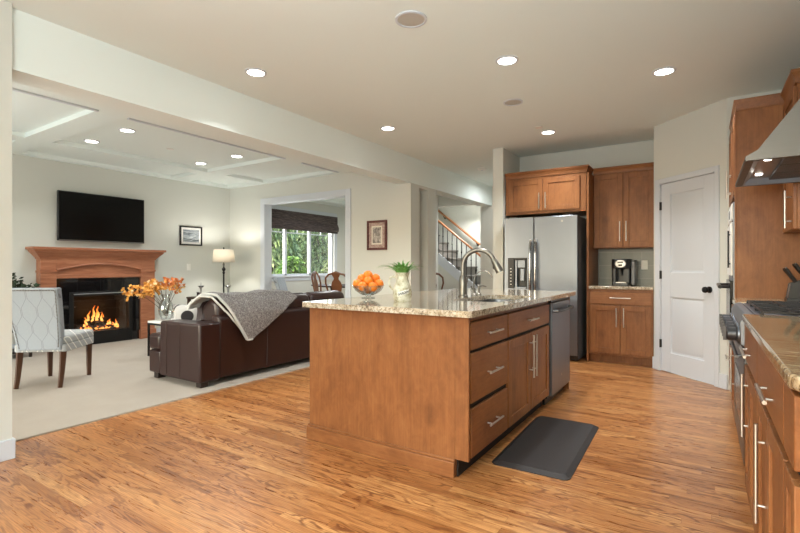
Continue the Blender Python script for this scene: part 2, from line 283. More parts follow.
# ------------------------------------------------------------------ mesh helpers
def wmat(o):
    m = o.matrix_basis.copy()
    while o.parent: o = o.parent; m = o.matrix_basis @ m
    return m
class MB:
    def __init__(s): s.bm = bmesh.new(); s.X = Matrix.Identity(4)
    def v(s, p): return s.bm.verts.new(s.X @ Vector(p))
    def face(s, vs):
        try: return s.bm.faces.new(vs)
        except ValueError: return None
    def box(s, x0, x1, y0, y1, z0, z1):
        a = [s.v((x, y, z)) for z in (z0, z1) for x, y in ((x0, y0), (x1, y0), (x1, y1), (x0, y1))]
        for f in ((3, 2, 1, 0), (4, 5, 6, 7), (0, 1, 5, 4), (1, 2, 6, 5), (2, 3, 7, 6), (3, 0, 4, 7)): s.face([a[i] for i in f])
        return s
    def prism(s, pts, d):      # polygon pts (3D, planar) extruded by vector d
        d = Vector(d); a = [s.v(p) for p in pts]; b = [s.v(Vector(p)+d) for p in pts]; n = len(pts)
        s.face(a); s.face(b[::-1])
        for i in range(n): s.face([a[i], b[i], b[(i+1) % n], a[(i+1) % n]])
        return s
    def tube(s, path, r, seg=10, cap=True, closed=False):
        P = [Vector(p) for p in path]; rs = r if isinstance(r, (list, tuple)) else [r]*len(P)
        rings = []; up = None
        for i, p in enumerate(P):
            t = (P[(i+1) % len(P)]-P[i-1]) if closed else (P[min(i+1, len(P)-1)]-P[max(i-1, 0)])
            t.normalize()
            if up is None: up = Vector((0, 0, 1)) if abs(t.z) < .9 else Vector((1, 0, 0))
            a = t.cross(up)
            if a.length < 1e-4: a = t.cross(Vector((0, 1, 0)))
            a.normalize(); b = a.cross(t).normalized(); up = b
            rings.append([s.v(p+(a*math.cos(2*math.pi*k/seg)+b*math.sin(2*math.pi*k/seg))*rs[i]) for k in range(seg)])
        m = len(rings)
        for i in range(m if closed else m-1):
            A, B = rings[i], rings[(i+1) % m]
            for k in range(seg): s.face([A[k], A[(k+1) % seg], B[(k+1) % seg], B[k]])
        if cap and not closed: s.face(rings[0][::-1]); s.face(rings[-1])
        return s
    def cyl(s, p, q, r, seg=16): return s.tube([p, q], r, seg)
    def lathe(s, prof, c=(0, 0, 0), seg=24, axis='z', sx=1, sy=1):   # prof: (radius, height)
        rings = []
        for r, h in prof:
            if r < 1e-5: rings.append([s.v(s._ax(c, 0, 0, h, axis))]); continue
            rings.append([s.v(s._ax(c, r*math.cos(2*math.pi*k/seg)*sx, r*math.sin(2*math.pi*k/seg)*sy, h, axis)) for k in range(seg)])
        for A, B in zip(rings, rings[1:]):
            if len(A) == 1 and len(B) == 1: continue
            for k in range(seg):
                j = (k+1) % seg
                if len(A) == 1: s.face([A[0], B[j], B[k]])
                elif len(B) == 1: s.face([A[k], A[j], B[0]])
                else: s.face([A[k], A[j], B[j], B[k]])
        if len(rings[0]) > 1: s.face(rings[0][::-1])
        if len(rings[-1]) > 1: s.face(rings[-1])
        return s
    @staticmethod
    def _ax(c, a, b, h, axis):
        return {'z': (c[0]+a, c[1]+b, c[2]+h), 'y': (c[0]+a, c[1]+h, c[2]+b), 'x': (c[0]+h, c[1]+a, c[2]+b)}[axis]
    def ball(s, c, r, seg=16, rings=10, sc=(1, 1, 1)):
        return s.lathe([(r*math.sin(math.pi*i/rings)*1, -r*math.cos(math.pi*i/rings)*sc[2]) for i in range(rings+1)], c, seg, sx=sc[0], sy=sc[1])
    def grid(s, P, close_u=False):   # P[i][j] points
        V = [[s.v(p) for p in row] for row in P]; n = len(V)
        for i in range(n if close_u else n-1):
            for j in range(len(V[0])-1): s.face([V[i][j], V[(i+1) % n][j], V[(i+1) % n][j+1], V[i][j+1]])
        return s
    def build(s, name, mat, parent=None, bevel=0, local=True, subsurf=0, solid=0, seg=2, angle=35):
        bm = s.bm
        if parent is not None and not local: bm.transform(wmat(parent).inverted())
        bmesh.ops.recalc_face_normals(bm, faces=bm.faces)
        me = bpy.data.meshes.new(name); bm.to_mesh(me); bm.free()
        me.materials.append(M[mat] if isinstance(mat, str) else mat)
        me.polygons.foreach_set('use_smooth', [True]*len(me.polygons)); me.set_sharp_from_angle(angle=R(angle))
        o = bpy.data.objects.new(name, me); COL.objects.link(o)
        if parent is not None: o.parent = parent
        if solid:
            m = o.modifiers.new('thickness', 'SOLIDIFY'); m.thickness = solid; m.offset = 0
        if bevel:
            m = o.modifiers.new('bevel', 'BEVEL'); m.width = bevel; m.segments = seg; m.limit_method = 'ANGLE'; m.angle_limit = R(35)
        if subsurf:
            m = o.modifiers.new('subsurf', 'SUBSURF'); m.levels = m.render_levels = subsurf
        return o
def tag(o, label, cat, group=None, kind=None):
    o['label'] = label; o['category'] = cat
    if group: o['group'] = group
    if kind: o['kind'] = kind
    return o
def thing(name, label, cat, loc=(0, 0, 0), rz=0, group=None):
    o = bpy.data.objects.new(name, None); o.empty_display_size = .1; COL.objects.link(o)
    o.location = loc; o.rotation_euler = (0, 0, rz); return tag(o, label, cat, group)
def struct(o, label=None, cat=None):
    o['kind'] = 'structure'
    if label: o['label'] = label
    if cat: o['category'] = cat
    return o
def copy_tree(o, parent=None):
    c = o.copy(); COL.objects.link(c)
    if parent is not None: c.parent = parent
    for ch in list(o.children): copy_tree(ch, c)
    return c
def bx(name, mat, b, parent=None, bevel=0, local=True): return MB().box(*b).build(name, mat, parent, bevel, local)
def swall(name, boxes, mat='wall_paint', label=None, cat='wall'):
    m = MB()
    for b in boxes: m.box(*b)
    return struct(m.build(name, mat), label or name.replace('_', ' '), cat)
def plate_hole(mb, outer, inner, z0, z1):
    bm = mb.bm
    def loop(pts, z): return [mb.v((x, y, z)) for x, y in pts]
    for z in (z0, z1):
        o, i = loop(outer, z), loop(inner, z); ed = []
        for L in (o, i): ed += [bm.edges.new((L[k], L[(k+1) % len(L)])) for k in range(len(L))]
        bmesh.ops.triangle_fill(bm, use_beauty=True, edges=ed)
        if z == z0: o0, i0 = o, i
    for A, B in ((o0, o), (i0, i)):
        for k in range(len(A)): mb.face([A[k], A[(k+1) % len(A)], B[(k+1) % len(A)], B[k]])
def rrect(x0, x1, y0, y1, r, n=6):
    pts = []
    for cx, cy, a0 in ((x1-r, y1-r, 0), (x0+r, y1-r, 90), (x0+r, y0+r, 180), (x1-r, y0+r, 270)):
        for k in range(n+1): a = R(a0+90*k/n); pts.append((cx+r*math.cos(a), cy+r*math.sin(a)))
    return pts
def rplate(mb, x0, x1, y0, y1, z0, z1, r): mb.prism([(x, y, z0) for x, y in rrect(x0, x1, y0, y1, r)], (0, 0, z1-z0)); return mb

# ------------------------------------------------------------------ the setting
XL, YB = -7.52, 5.66        # fireplace wall, living back wall
XB = -3.50                  # kitchen side of the beam
struct(bx('floor', 'oak_floor', (-8, 1, -2.9, 10.2, -.1, 0)), 'oak strip floor of the kitchen', 'floor')
o = bx('floor_carpet', 'carpet_pile', (XL, -3.76, -1.0, YB, -.02, .012), bevel=.006); struct(o, 'beige carpet of the living room', 'floor')
CEIL = 2.7
swall('ceiling', [(-8, 1, -2.9, 10.2, CEIL, CEIL+.1)], 'ceiling_paint', 'flat cream kitchen ceiling', 'ceiling')
# coffered living ceiling: ribs with bottom at 2.60 around shallow panels at 2.65
xs = [(XL, -7.42), (-6.70, -6.45), (-4.74, -3.73)]; ysp = [(-1.0, -.6), (2.13, 2.40), (4.45, 4.77), (5.54, YB)]
bxs = [(a, b, -1.0, YB, 2.60, 2.66) for a, b in xs]
for a, b in ysp:
    for (p, q) in ((-7.42, -6.70), (-6.45, -4.74)): bxs.append((p, q, a, b, 2.60, 2.66))
bxs.append((XL, -3.73, -1.0, YB, 2.65, 2.70))
swall('ceiling_coffer', bxs, 'ceiling_paint', 'coffered ceiling of the living room', 'ceiling')
# slim reveal grooves along the near edge of each coffer
for i, (a, b) in enumerate(((-.6, 2.13), (2.40, 4.45), (4.77, 5.54))):
    o = bx('trim_%d' % (i+1), 'trim_white', (-4.765, -4.735, a, b, 2.585, 2.605)); struct(o, 'coffer edge moulding', 'trim')
swall('ceiling_dining', [(XL, -4.62, 5.8, 6.15, 2.6, 2.7), (XL, -5.6, 8.85, 9.2, 2.6, 2.7), (XL, -7.15, 6.15, 8.85, 2.6, 2.7), (-5.1, -4.62, 6.15, 8.2, 2.6, 2.7)], 'ceiling_paint', 'tray ceiling border of the dining room', 'ceiling')
swall('wall_beam', [(-3.74, XB, 1.076, 8.68, 2.33, CEIL)], 'ceiling_paint', 'long dropped beam between kitchen and living room', 'beam')
swall('wall_partition', [(-3.74, -3.45, -2.9, 1.076, 0, CEIL)], 'wall_paint', 'wall end at the left edge')
W0, W1, WZ0, WZ1 = 6.35, 8.62, .93, 2.32      # dining window
swall('wall_left', [(-7.7, XL, -1.0, 2.97, 0, CEIL), (-7.7, XL, 3.80, W0, 0, CEIL), (-7.7, XL, 2.97, 3.80, .78, CEIL), (-7.7, XL, 2.97, 3.80, 0, .10), (-7.7, XL, W1, 10.2, 0, CEIL), (-7.7, XL, W0, W1, 0, WZ0), (-7.7, XL, W0, W1, WZ1, CEIL)], 'wall_paint', 'fireplace and dining window wall')
O0, O1, OZ = -6.55, -4.68, 2.255              # cased opening
swall('wall_back', [(XL, O0, YB, YB+.14, 0, CEIL), (O1, -3.74, YB, YB+.14, 0, CEIL), (O0, O1, YB, YB+.14, OZ, CEIL)], 'wall_paint', 'living room back wall with cased opening')
swall('wall_pier', [(-3.74, XB, YB, 5.89, 0, 2.33), (-3.74, -3.64, 5.89, 6.15, 0, 2.33), (-3.74, XB, 6.15, 6.40, 0, 2.33), (-3.64, XB, 5.89, 6.15, 2.29, 2.33)], 'wall_paint', 'pier with a narrow recess beside the stair hall')
swall('wall_hall_end', [(-3.74, -2.36, 8.68, 8.80, 0, CEIL)], 'wall_paint', 'wall closing the hall')
swall('wall_stair', [(-5.7, -2.0, 9.97, 10.1, 0, CEIL), (-5.72, -5.6, 8.2, 9.97, 0, CEIL), (-4.62, -4.5, 5.8, 8.32, 0, CEIL), (-5.6, -4.62, 8.2, 8.32, 0, CEIL)], 'wall_paint', 'walls around the stair')
swall('wall_dining', [(XL, -5.72, 9.2, 9.32, 0, CEIL)], 'wall_paint', 'far dining room wall')
swall('wall_pillar', [(-2.36, -2.22, 5.89, 8.68, 0, CEIL)], 'wall_paint', 'wall end left of the refrigerator')
swall('wall_fridge', [(-2.22, -.3, 6.55, 6.67, 0, CEIL)], 'wall_paint', 'wall behind the refrigerator and cabinets')
PA, PB = Vector((-.48, 5.94, 0)), Vector((.17, 5.29, 0)); PL = (PB-PA).length; PROT = math.atan2(PB.y-PA.y, PB.x-PA.x)
m = MB(); m.X = Matrix.Translation(PA) @ Matrix.Rotation(PROT, 4, 'Z')
D0, D1, DZ = .107, .793, 2.035                 # door leaf along the diagonal wall
m.box(0, D0-.012, 0, .1, 0, CEIL).box(D1+.012, PL+.0, 0, .1, 0, CEIL).box(D0-.012, D1+.012, 0, .1, DZ+.012, CEIL)
m.X = Matrix.Identity(4); m.box(-.48, -.38, 5.94, 6.67, 0, CEIL)
struct(m.build('wall_pantry', 'wall_paint'), 'diagonal pantry wall', 'wall')
swall('wall_nook', [(.17, .9, 5.29, 5.4, 0, CEIL)], 'wall_paint', 'wall right of the pantry door')
swall('wall_right', [(.78, .9, -2.9, 5.4, 0, CEIL)], 'wall_paint', 'right kitchen wall')
swall('wall_behind', [(-3.48, .9, -2.9, -2.75, 0, .3), (-3.48, .9, -2.9, -2.75, 2.55, CEIL), (-3.48, -3.0, -2.9, -2.75, .3, 2.55), (.6, .9, -2.9, -2.75, .3, 2.55)], 'wall_paint', 'kitchen wall behind the photographer')
swall('wall_front', [(XL, -3.74, -1.15, -1.0, 0, .45), (XL, -3.74, -1.15, -1.0, 2.35, CEIL), (XL, -7.0, -1.15, -1.0, .45, 2.35), (-4.2, -3.74, -1.15, -1.0, .45, 2.35)], 'wall_paint', 'living room front wall')
# stair hall upper landing edge seen under the beam
swall('ceiling_landing', [(-5.6, -3.0, 9.0, 9.14, 2.44, 2.7)], 'wall_paint', 'landing edge over the stair', 'ceiling')
# trim and baseboards
m = MB(); yf = YB-.018
m.box(O0-.095, O0, yf, YB, 0, OZ+.09).box(O1, O1+.095, yf, YB, 0, OZ+.09).box(O0, O1, yf, YB, OZ, OZ+.09)
m.box(O0-.001, O0+.012, yf, YB+.15, 0, OZ).box(O1-.012, O1+.001, yf, YB+.15, 0, OZ).box(O0, O1, yf, YB+.15, OZ-.012, OZ)
struct(m.build('trim_4', 'trim_white', bevel=.003), 'white casing of the dining room opening', 'trim')
def baseboard(name, boxes):
    m = MB()
    for b in boxes: m.box(*b)
    struct(m.build(name, 'trim_white', bevel=.004), name.replace('_', ' '), 'baseboard')
baseboard('baseboard_partition', [(-3.752, -3.435, -2.75, 1.089, 0, .118)])
baseboard('baseboard_left', [(XL, XL+.015, -.99, 2.5, .012, .135), (XL, XL+.015, 4.25, YB-.02, .012, .135)])
baseboard('baseboard_back', [(XL+.015, O0-.1, YB-.015, YB, .012, .135), (O1+.1, -3.5, YB-.015, YB, .012, .135)])
baseboard('baseboard_pier', [(XB, XB+.015, YB-.012, 5.89, 0, .135), (XB, XB+.015, 6.15, 6.40, 0, .135)])
m = MB(); m.X = Matrix.Translation(PA) @ Matrix.Rotation(PROT, 4, 'Z')
m.box(-.005, D0-.076, -.015, 0, 0, .135).box(D1+.053, PL+.01, -.015, 0, 0, .135); struct(m.build('baseboard_pantry', 'trim_white', bevel=.004), 'baseboard of the pantry wall', 'baseboard')
# pantry door
m = MB(); m.X = Matrix.Translation(PA) @ Matrix.Rotation(PROT, 4, 'Z')
c0, c1 = D0-.012, D1+.012
m.box(c0-.062, c0, -.016, .0, 0, DZ+.06).box(c1, c1+.04, -.016, .0, 0, DZ+.06).box(c0, c1, -.016, .0, DZ+.012, DZ+.06)
m.box(c0-.001, D0-.003, -.017, .1, 0, DZ+.012).box(D1+.003, c1+.001, -.017, .1, 0, DZ+.012).box(c0, c1, -.017, .1, DZ+.003, DZ+.013)
struct(m.build('trim_5', 'trim_white', bevel=.003), 'white casing around the pantry door', 'trim')
door = bpy.data.objects.new('door_1', None); COL.objects.link(door); door.location = PA; door.rotation_euler = (0, 0, PROT); struct(door, 'white two panel pantry door with black knob', 'door')
m = MB()
fy = .004
pan = [(D0+.13, D1-.13, 1.08, 1.91), (D0+.13, D1-.13, .215, .815)]
m.box(D0, D1, fy+.012, fy+.04, .006, DZ)
m.box(D0, D0+.13, fy, fy+.014, .006, DZ).box(D1-.13, D1, fy, fy+.014, .006, DZ)
for z0, z1 in ((.006, .215), (.815, 1.08), (1.91, DZ)): m.box(D0+.13, D1-.13, fy, fy+.014, z0, z1)
for x0, x1, z0, z1 in pan:      # raised field with sloped edge
    a = .018; b = .05
    P = [[(x0+a, fy+.013, z0+a), (x1-a, fy+.013, z0+a), (x1-a, fy+.013, z1-a), (x0+a, fy+.013, z1-a)], [(x0+b, fy+.003, z0+b), (x1-b, fy+.003, z0+b), (x1-b, fy+.003, z1-b), (x0+b, fy+.003, z1-b)]]
    A = [m.v(p) for p in P[0]]; B = [m.v(p) for p in P[1]]; m.face(B)
    for k in range(4): m.face([A[k], A[(k+1) % 4], B[(k+1) % 4], B[k]])
m.build('door_leaf', 'trim_white', door, bevel=.002)
m = MB(); kx = D1-.065; kz = .915
m.lathe([(.032, 0), (.032, -.008), (.02, -.012)], (kx, fy, kz), 20, 'y'); m.lathe([(.011, -.01), (.011, -.03), (.022, -.036), (.031, -.05), (.028, -.064), (.012, -.071), (0, -.072)], (kx, fy, kz), 20, 'y')
m.build('door_knob', 'black_metal', door)
for z in (.30, 1.05, 1.80): MB().cyl((D0-.004, fy-.012, z-.045), (D0-.004, fy-.012, z+.045), .009, 10).box(D0-.012, D0+.008, fy-.008, fy, z-.044, z+.044).build('hinge', 'black_metal', door)
# dining window
win = bpy.data.objects.new('window_1', None); COL.objects.link(win); win.location = (XL, W0, WZ0); struct(win, 'white three pane dining room window', 'window')
m = MB(); t_ = .10
m.box(XL, XL+.02, W0-t_, W0, WZ0-.1, WZ1+.1).box(XL, XL+.02, W1, W1+t_, WZ0-.1, WZ1+.1).box(XL, XL+.02, W0, W1, WZ1, WZ1+.1).box(XL, XL+.02, W0, W1, WZ0-.1, WZ0)
m.build('window_casing', 'trim_white', win, .003, local=False)
bx('window_sill', 'trim_white', (XL-.1, XL+.05, W0-.1, W1+.1, WZ0-.02, WZ0+.012), win, .004, local=False)
m = MB(); xw = XL-.09; mull = [7.10, 7.84]
for y0, y1 in ((W0, W0+.05), (7.07, 7.13), (7.81, 7.87), (W1-.05, W1)): m.box(xw, xw+.06, y0, y1, WZ0, WZ1)
m.box(xw, xw+.06, W0, W1, WZ0, WZ0+.05).box(xw, xw+.06, W0, W1, WZ1-.05, WZ1)
for y0, y1 in ((W0+.05, 7.07), (7.13, 7.81), (7.87, W1-.05)):
    m.box(xw+.02, xw+.04, y0, y1, 1.865, 1.885); ym = (y0+y1)/2; m.box(xw+.02, xw+.04, ym-.009, ym+.009, 1.885, WZ1-.05)
m.build('window_frame', 'trim_white', win, local=False)
bx('window_pane', 'window_glass', (xw+.026, xw+.032, W0+.04, W1-.04, WZ0+.04, WZ1-.04), win, local=False)

# ------------------------------------------------------------------ cabinet builder (local x = width, front faces -y, z up)
HOFF = [.032]
def bar_handle(parent, cx, z, L, vertical, y=-.02, off=None, r=.006):
    off = off or HOFF[0]; m = MB(); yb = y-off
    if vertical:
        m.cyl((cx, yb, z-L/2), (cx, yb, z+L/2), r, 12)
        for s in (-1, 1): m.cyl((cx, y, z+s*L*.32), (cx, yb, z+s*L*.32), r*.75, 8)
    else:
        m.cyl((cx-L/2, yb, z), (cx+L/2, yb, z), r, 12)
        for s in (-1, 1): m.cyl((cx+s*L*.32, y, z), (cx+s*L*.32, yb, z), r*.75, 8)
    return m.build('handle', 'handle_steel', parent)
def shaker(parent, x0, x1, z0, z1, y=0, th=.02, fr=.06, name='door', handle=None):
    """framed door with a recessed panel; front at y-th"""
    m = MB(); f = y-th
    m.box(x0+fr-.003, x1-fr+.003, f+.009, y, z0+fr-.003, z1-fr+.003)
    m.box(x0, x0+fr, f, y, z0, z1).box(x1-fr, x1, f, y, z0, z1)
    m.box(x0+fr, x1-fr, f, y, z0, z0+fr).box(x0+fr, x1-fr, f, y, z1-fr, z1)
    d = m.build(name, 'cabinet_wood', parent, .0025)
    if handle: bar_handle(d, *handle[:2], handle[2], True, f)
    return d
def slab(parent, x0, x1, z0, z1, y=0, th=.02, handle=None, name='drawer'):
    d = MB().box(x0, x1, y-th, y, z0, z1).build(name, 'cabinet_wood_horizontal', parent, .003)
    if handle: bar_handle(d, *handle[:2], handle[2], False, y-th)
    return d
def crown(parent, x0, x1, y_front, z0, z1, left=False, right=False, depth=.3, out=1.0):
    prof = [(a*out, b) for a, b in [(0, 0), (-.012, 0), (-.012, .018), (-.024, .05), (-.034, .062), (-.034, .08), (0, .08)]]
    k = (z1-z0)/.08; m = MB()
    pts = [(p[0], z0+p[1]*k) for p in prof]
    lx, rx = x0-(.045 if left else 0), x1+(.045 if right else 0)
    # front run (mitred ends where it returns)
    A = [m.v((x0+(p[0] if left else 0), y_front+p[0], p[1])) for p in pts]; B = [m.v((x1-(p[0] if right else 0), y_front+p[0], p[1])) for p in pts]; n = len(pts)
    for i in range(n-1): m.face([A[i], A[i+1], B[i+1], B[i]])
    ends = [(A, left, x0, 1), (B, right, x1, -1)]
    for V, ret, xx, sg in ends:
        if ret:
            C = [m.v((xx+sg*p[0], y_front+depth, p[1])) for p in pts]
            for i in range(n-1): m.face([V[i], V[i+1], C[i+1], C[i]])
            m.face(C)
        else: m.face(V)
    m.box(x0, x1, y_front, y_front+depth, z0, z1-.004)
    return m.build('crown_moulding', 'cabinet_wood_horizontal', parent)

# ---- fridge wall cabinets
t = thing('overhead_cabinet', 'two door wooden cabinet mounted above the refrigerator', 'cabinet', (-2.205, 5.95, 1.81))
bx('body', 'cabinet_wood', (0, 1.005, .0, .6, 0, .475), t, .002)
for x0, x1, hx in ((.05, .487, .45), (.497, .935, .53)): shaker(t, x0, x1, .035, .435, handle=(hx, .16, .2))
crown(t, 0, 1.005, 0, .47, .55, right=True, depth=.28)
t = thing('filler_cabinet', 'tall narrow wooden panel standing right of the refrigerator', 'cabinet side', (-1.195, 5.95, 0))
bx('panel', 'cabinet_wood', (0, .026, .0, .6, 0, 2.275), t, .002)
t = thing('upper_cabinet', 'tall two door wooden wall cabinet above the coffee machine', 'cabinet', (-1.165, 6.21, 1.365))
bx('body', 'cabinet_wood', (0, .68, 0, .335, 0, .92), t, .002)
shaker(t, .015, .335, .015, .90, handle=(.305, .2, .24)); shaker(t, .342, .668, .015, .90, handle=(.375, .2, .24)); crown(t, 0, .68, 0, .915, .99, depth=.3)
t = thing('base_cabinet', 'wooden base cabinet with one drawer under the coffee machine', 'cabinet', (-1.165, 5.95, 0))
m = MB(); m.box(0, .68, 0, .6, .1, .875).box(.0, .68, .06, .6, 0, .1); m.build('body', 'cabinet_wood', t, .002)
slab(t, .02, .665, .70, .845, handle=(.345, .775, .22))
shaker(t, .02, .34, .125, .685, handle=(.305, .55, .22)); shaker(t, .347, .665, .125, .685, handle=(.382, .55, .22))
o = bx('countertop', 'granite_speckled', (-1.165, -.482, 5.92, 6.55, .876, .91), bevel=.006); tag(o, 'short granite worktop with the coffee machine on it', 'countertop')
o = bx('wall_backsplash', 'slate_tile', (-1.165, -.482, 6.535, 6.552, .911, 1.364)); struct(o, 'grey tile backsplash', 'wall')
# ---- refrigerator
t = thing('refrigerator', 'large stainless side by side refrigerator with ice dispenser', 'refrigerator', (-2.165, 5.80, 0))
bx('body', 'grey_plastic', (.01, .895, .085, .72, .02, 1.75), t, .006); M['grey_plastic']
bx('base_grille', 'black_plastic', (.02, .885, .05, .1, .012, .07), t)
sx = .375
DX0, DX1, DZ0, DZ1 = .045, .295, .86, 1.25
m = MB(); m.box(.0, DX0, 0, .075, .075, 1.755).box(DX1, sx-.004, 0, .075, .075, 1.755).box(DX0, DX1, 0, .075, .075, DZ0).box(DX0, DX1, 0, .075, DZ1, 1.755)
fd = m.build('freezer_door', 'stainless_vertical', t, 0); fd['label'] = 'narrow left door with dispenser'
bx('refrigerator_door', 'stainless_vertical', (sx+.004, .9, 0, .075, .075, 1.755), t, .008)
m = MB()
m.box(DX0, DX1, .06, .074, DZ0, DZ1).box(DX0, DX0+.08, -.004, .02, DZ0, DZ1)
m.box(DX0+.08, DX1, -.004, .02, DZ1-.025, DZ1).box(DX1-.012, DX1, -.004, .06, DZ0, DZ1)
dp = m.build('dispenser', 'black_plastic', t, .002)
m = MB(); m.box(DX0+.085, DX1-.012, -.006, .06, DZ0, DZ0+.022).box(DX0+.12, DX1-.03, .012, .06, DZ1-.125, DZ1-.03).box(DX0+.15, DX1-.05, .035, .06, DZ0+.1, DZ0+.25).box(DX0+.083, DX0+.112, .02, .06, DZ0+.02, DZ1-.03)
m.build('dispenser_spout', 'stainless_vertical', dp, .003)
for k in range(6): bx('control_button', 'white_plastic', (DX0+.03, DX0+.048, -.0055, -.003, DZ0+.048+k*.04, DZ0+.057+k*.04), dp)
for hx in (sx-.032, sx+.034):
    m = MB(); path = [(hx, -.012, .62), (hx, -.04, .66), (hx, -.05, .80), (hx, -.052, 1.05), (hx, -.05, 1.30), (hx, -.04, 1.42), (hx, -.005, 1.47)]
    m.tube(path, [.012, .015, .017, .018, .017, .015, .012], 12).box(hx-.014, hx+.014, -.03, .0, 1.44, 1.475).box(hx-.014, hx+.014, -.03, 0, .61, .64); m.build('handle', 'chrome', t)
m = MB(); m.lathe([(.013, 0), (.013, -.003), (0, -.003)], (.72, -.0005, 1.69), 16, 'y'); m.build('badge', 'pewter', t)
for xh in (.06, .74): bx('hinge_cover', 'black_plastic', (xh, xh+.1, .02, .12, 1.752, 1.772), t)
# coffee machine
t = thing('coffee_maker', 'black pod coffee machine with silver front on the short worktop', 'coffee machine', (-.835, 6.22, .911))
m = MB(); rplate(m, -.115, .085, -.06, .2, 0, .03, .03); m.build('drip_base', 'black_plastic', t, .003)
m = MB(); rplate(m, -.115, .085, .07, .2, .03, .30, .03); rplate(m, -.115, -.06, -.04, .1, .03, .24, .02); m.build('body', 'black_plastic', t, .004)
m = MB(); rplate(m, -.12, .09, -.07, .2, .205, .32, .06); m.build('brew_head', 'black_plastic', t, .012)
m = MB(); m.X = Matrix.Translation((-.015, -.074, .262)); m.lathe([(.056, .008), (.056, -.004), (.05, -.01), (0, -.012)], (0, 0, 0), 24, 'y', sx=1.1, sy=.85); hd = m.build('control_ring', 'pewter', t)
m = MB(); m.box(-.045, .015, -.088, -.08, .272, .288).box(-.035, .005, -.088, -.08, .235, .255); m.build('display', 'screen', hd)
m = MB(); m.box(-.07, .04, -.045, .075, .03, .04); 
for k in range(6): m.box(-.065+k*.018, -.057+k*.018, -.045, .07, .04, .043)
m.build('drip_grate', 'pewter', t)
m = MB(); rplate(m, .09, .135, .0, .18, .012, .285, .018); m.build('water_tank', 'grey_plastic', t, .003)
bx('tank_lid', 'black_plastic', (.088, .138, -.003, .184, .285, .305), t, .005)
m = MB(); m.lathe([(.012, 0), (.012, .05), (.018, .065), (.022, .09)], (-.015, .02, .12), 14); m.build('nozzle', 'black_plastic', t)
def wallplate(name, label, cat, loc, rz, slots):
    t = thing(name, label, cat, loc, rz); bx('cover_plate', 'white_plastic', (-.036, .036, -.006, 0, -.058, .058), t, .003)
    if slots:
        for s in (-1, 1): bx('socket', 'white_plastic', (-.017, .017, -.008, -.005, s*.026-.016, s*.026+.016), t, .003)
    else: bx('rocker', 'white_plastic', (-.016, .016, -.010, -.005, -.033, .033), t, .002)
wallplate('power_outlet', 'white outlet on the grey tile right of the coffee machine', 'outlet', (-.63, 6.535, 1.16), 0, True)
wallplate('light_switch', 'white switch plate on the cream wall below the black framed picture', 'light switch', (XL, 4.82, 1.13), R(90), False)

# ---- island
IX0, IX1, IY0, IY1 = -2.2, -1.07, 2.28, 4.50
t = thing('island_base', 'wooden island end and back panelling with baseboard', 'kitchen island', ((IX0+IX1)/2, (IY0+IY1)/2, 0))
m = MB(); m.box(IX0, -1.13, IY0, IY0+.02, 0, .875).box(-1.13, -1.05, IY0, IY0+.02, .1, .875); m.build('end_panel', 'cabinet_wood', t, .002, local=False)
bx('back_panel', 'cabinet_wood', (IX0, IX0+.02, IY0+.02, IY1, 0, .875), t, local=False)
m = MB(); m.box(IX0, -1.13, IY1-.02, IY1, 0, .875).box(-1.13, -1.05, IY1-.02, IY1, .1, .875); m.build('far_panel', 'cabinet_wood', t, .002, local=False)
bx('core', 'cabinet_wood', (IX0+.02, -1.71, IY0+.02, IY1-.02, 0, .875), t, local=False)
m = MB(); m.box(IX0-.016, -1.13, IY0-.016, IY0, 0, .085).box(IX0-.016, IX0, IY0, IY1+.012, 0, .085).box(IX0-.009, -1.13, IY0-.009, IY0, .085, .10).box(IX0-.009, IX0, IY0, IY1, .085, .1).box(IX0, -1.06, IY1, IY1+.012, 0, .1); m.build('baseboard', 'cabinet_wood_horizontal', t, .004, local=False)
rot = R(90)     # front faces +x: local x -> +y
def icab(name, label, y0, y1, sink=False):
    t = thing(name, label, 'cabinet', (IX1, y0, 0), rot)
    w = y1-y0; m = MB(); m.box(0, w, .06, .62, 0, .1)
    if sink: m.box(0, w, 0, .62, .1, .66).box(0, w, 0, .018, .66, .875).box(0, .018, .018, .62, .66, .875).box(w-.018, w, .018, .62, .66, .875).box(.018, w-.018, .60, .62, .66, .875)
    else: m.box(0, w, .0, .62, .1, .875)
    b = m.build('body', 'cabinet_wood', t, .001)
    m = MB(); m.box(.0, w, .052, .0605, 0, .1); m.build('toe_kick', 'dark_shade', t); return t, w
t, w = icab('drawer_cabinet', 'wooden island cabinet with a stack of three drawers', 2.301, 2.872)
for z0, z1 in ((.688, .838), (.402, .669), (.108, .369)): slab(t, .014, w-.006, z0, z1, handle=(w*.5+.02, (z0+z1)/2, .2))
bx('gap_shade', 'dark_shade', (.002, w, -.001, .0005, .105, .84), t)  # dark sheet paints shade into the gaps between drawers
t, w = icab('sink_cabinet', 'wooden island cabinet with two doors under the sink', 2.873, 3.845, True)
slab(t, .01, w-.03, .688, .838, handle=(w*.5-.03, .763, .2))
shaker(t, .01, .468, .108, .665, handle=(.438, .50, .3)); shaker(t, .475, w-.03, .108, .665, handle=(.505, .50, .3))
bx('gap_shade', 'dark_shade', (.002, w, -.001, .0005, .105, .84), t)  # dark sheet again, painted shade around the sink doors
t = thing('dishwasher', 'stainless dishwasher built into the far end of the island', 'dishwasher', (IX1, 3.858, 0), rot)
bx('tub', 'black_plastic', (0, .60, .01, .58, .06, .873), t)
bx('door', 'stainless_vertical', (.004, .598, -.03, .01, .085, .845), t, .006)
bx('control_strip', 'black_plastic', (.004, .598, -.022, .012, .846, .87), t, .002)
m = MB(); m.tube([(.05, -.028, .775), (.055, -.06, .775), (.09, -.072, .775), (.51, -.072, .775), (.545, -.06, .775), (.55, -.028, .775)], .013, 10); m.build('handle', 'stainless', t)
bx('toe_panel', 'black_plastic', (.004, .598, .03, .05, .005, .085), t)
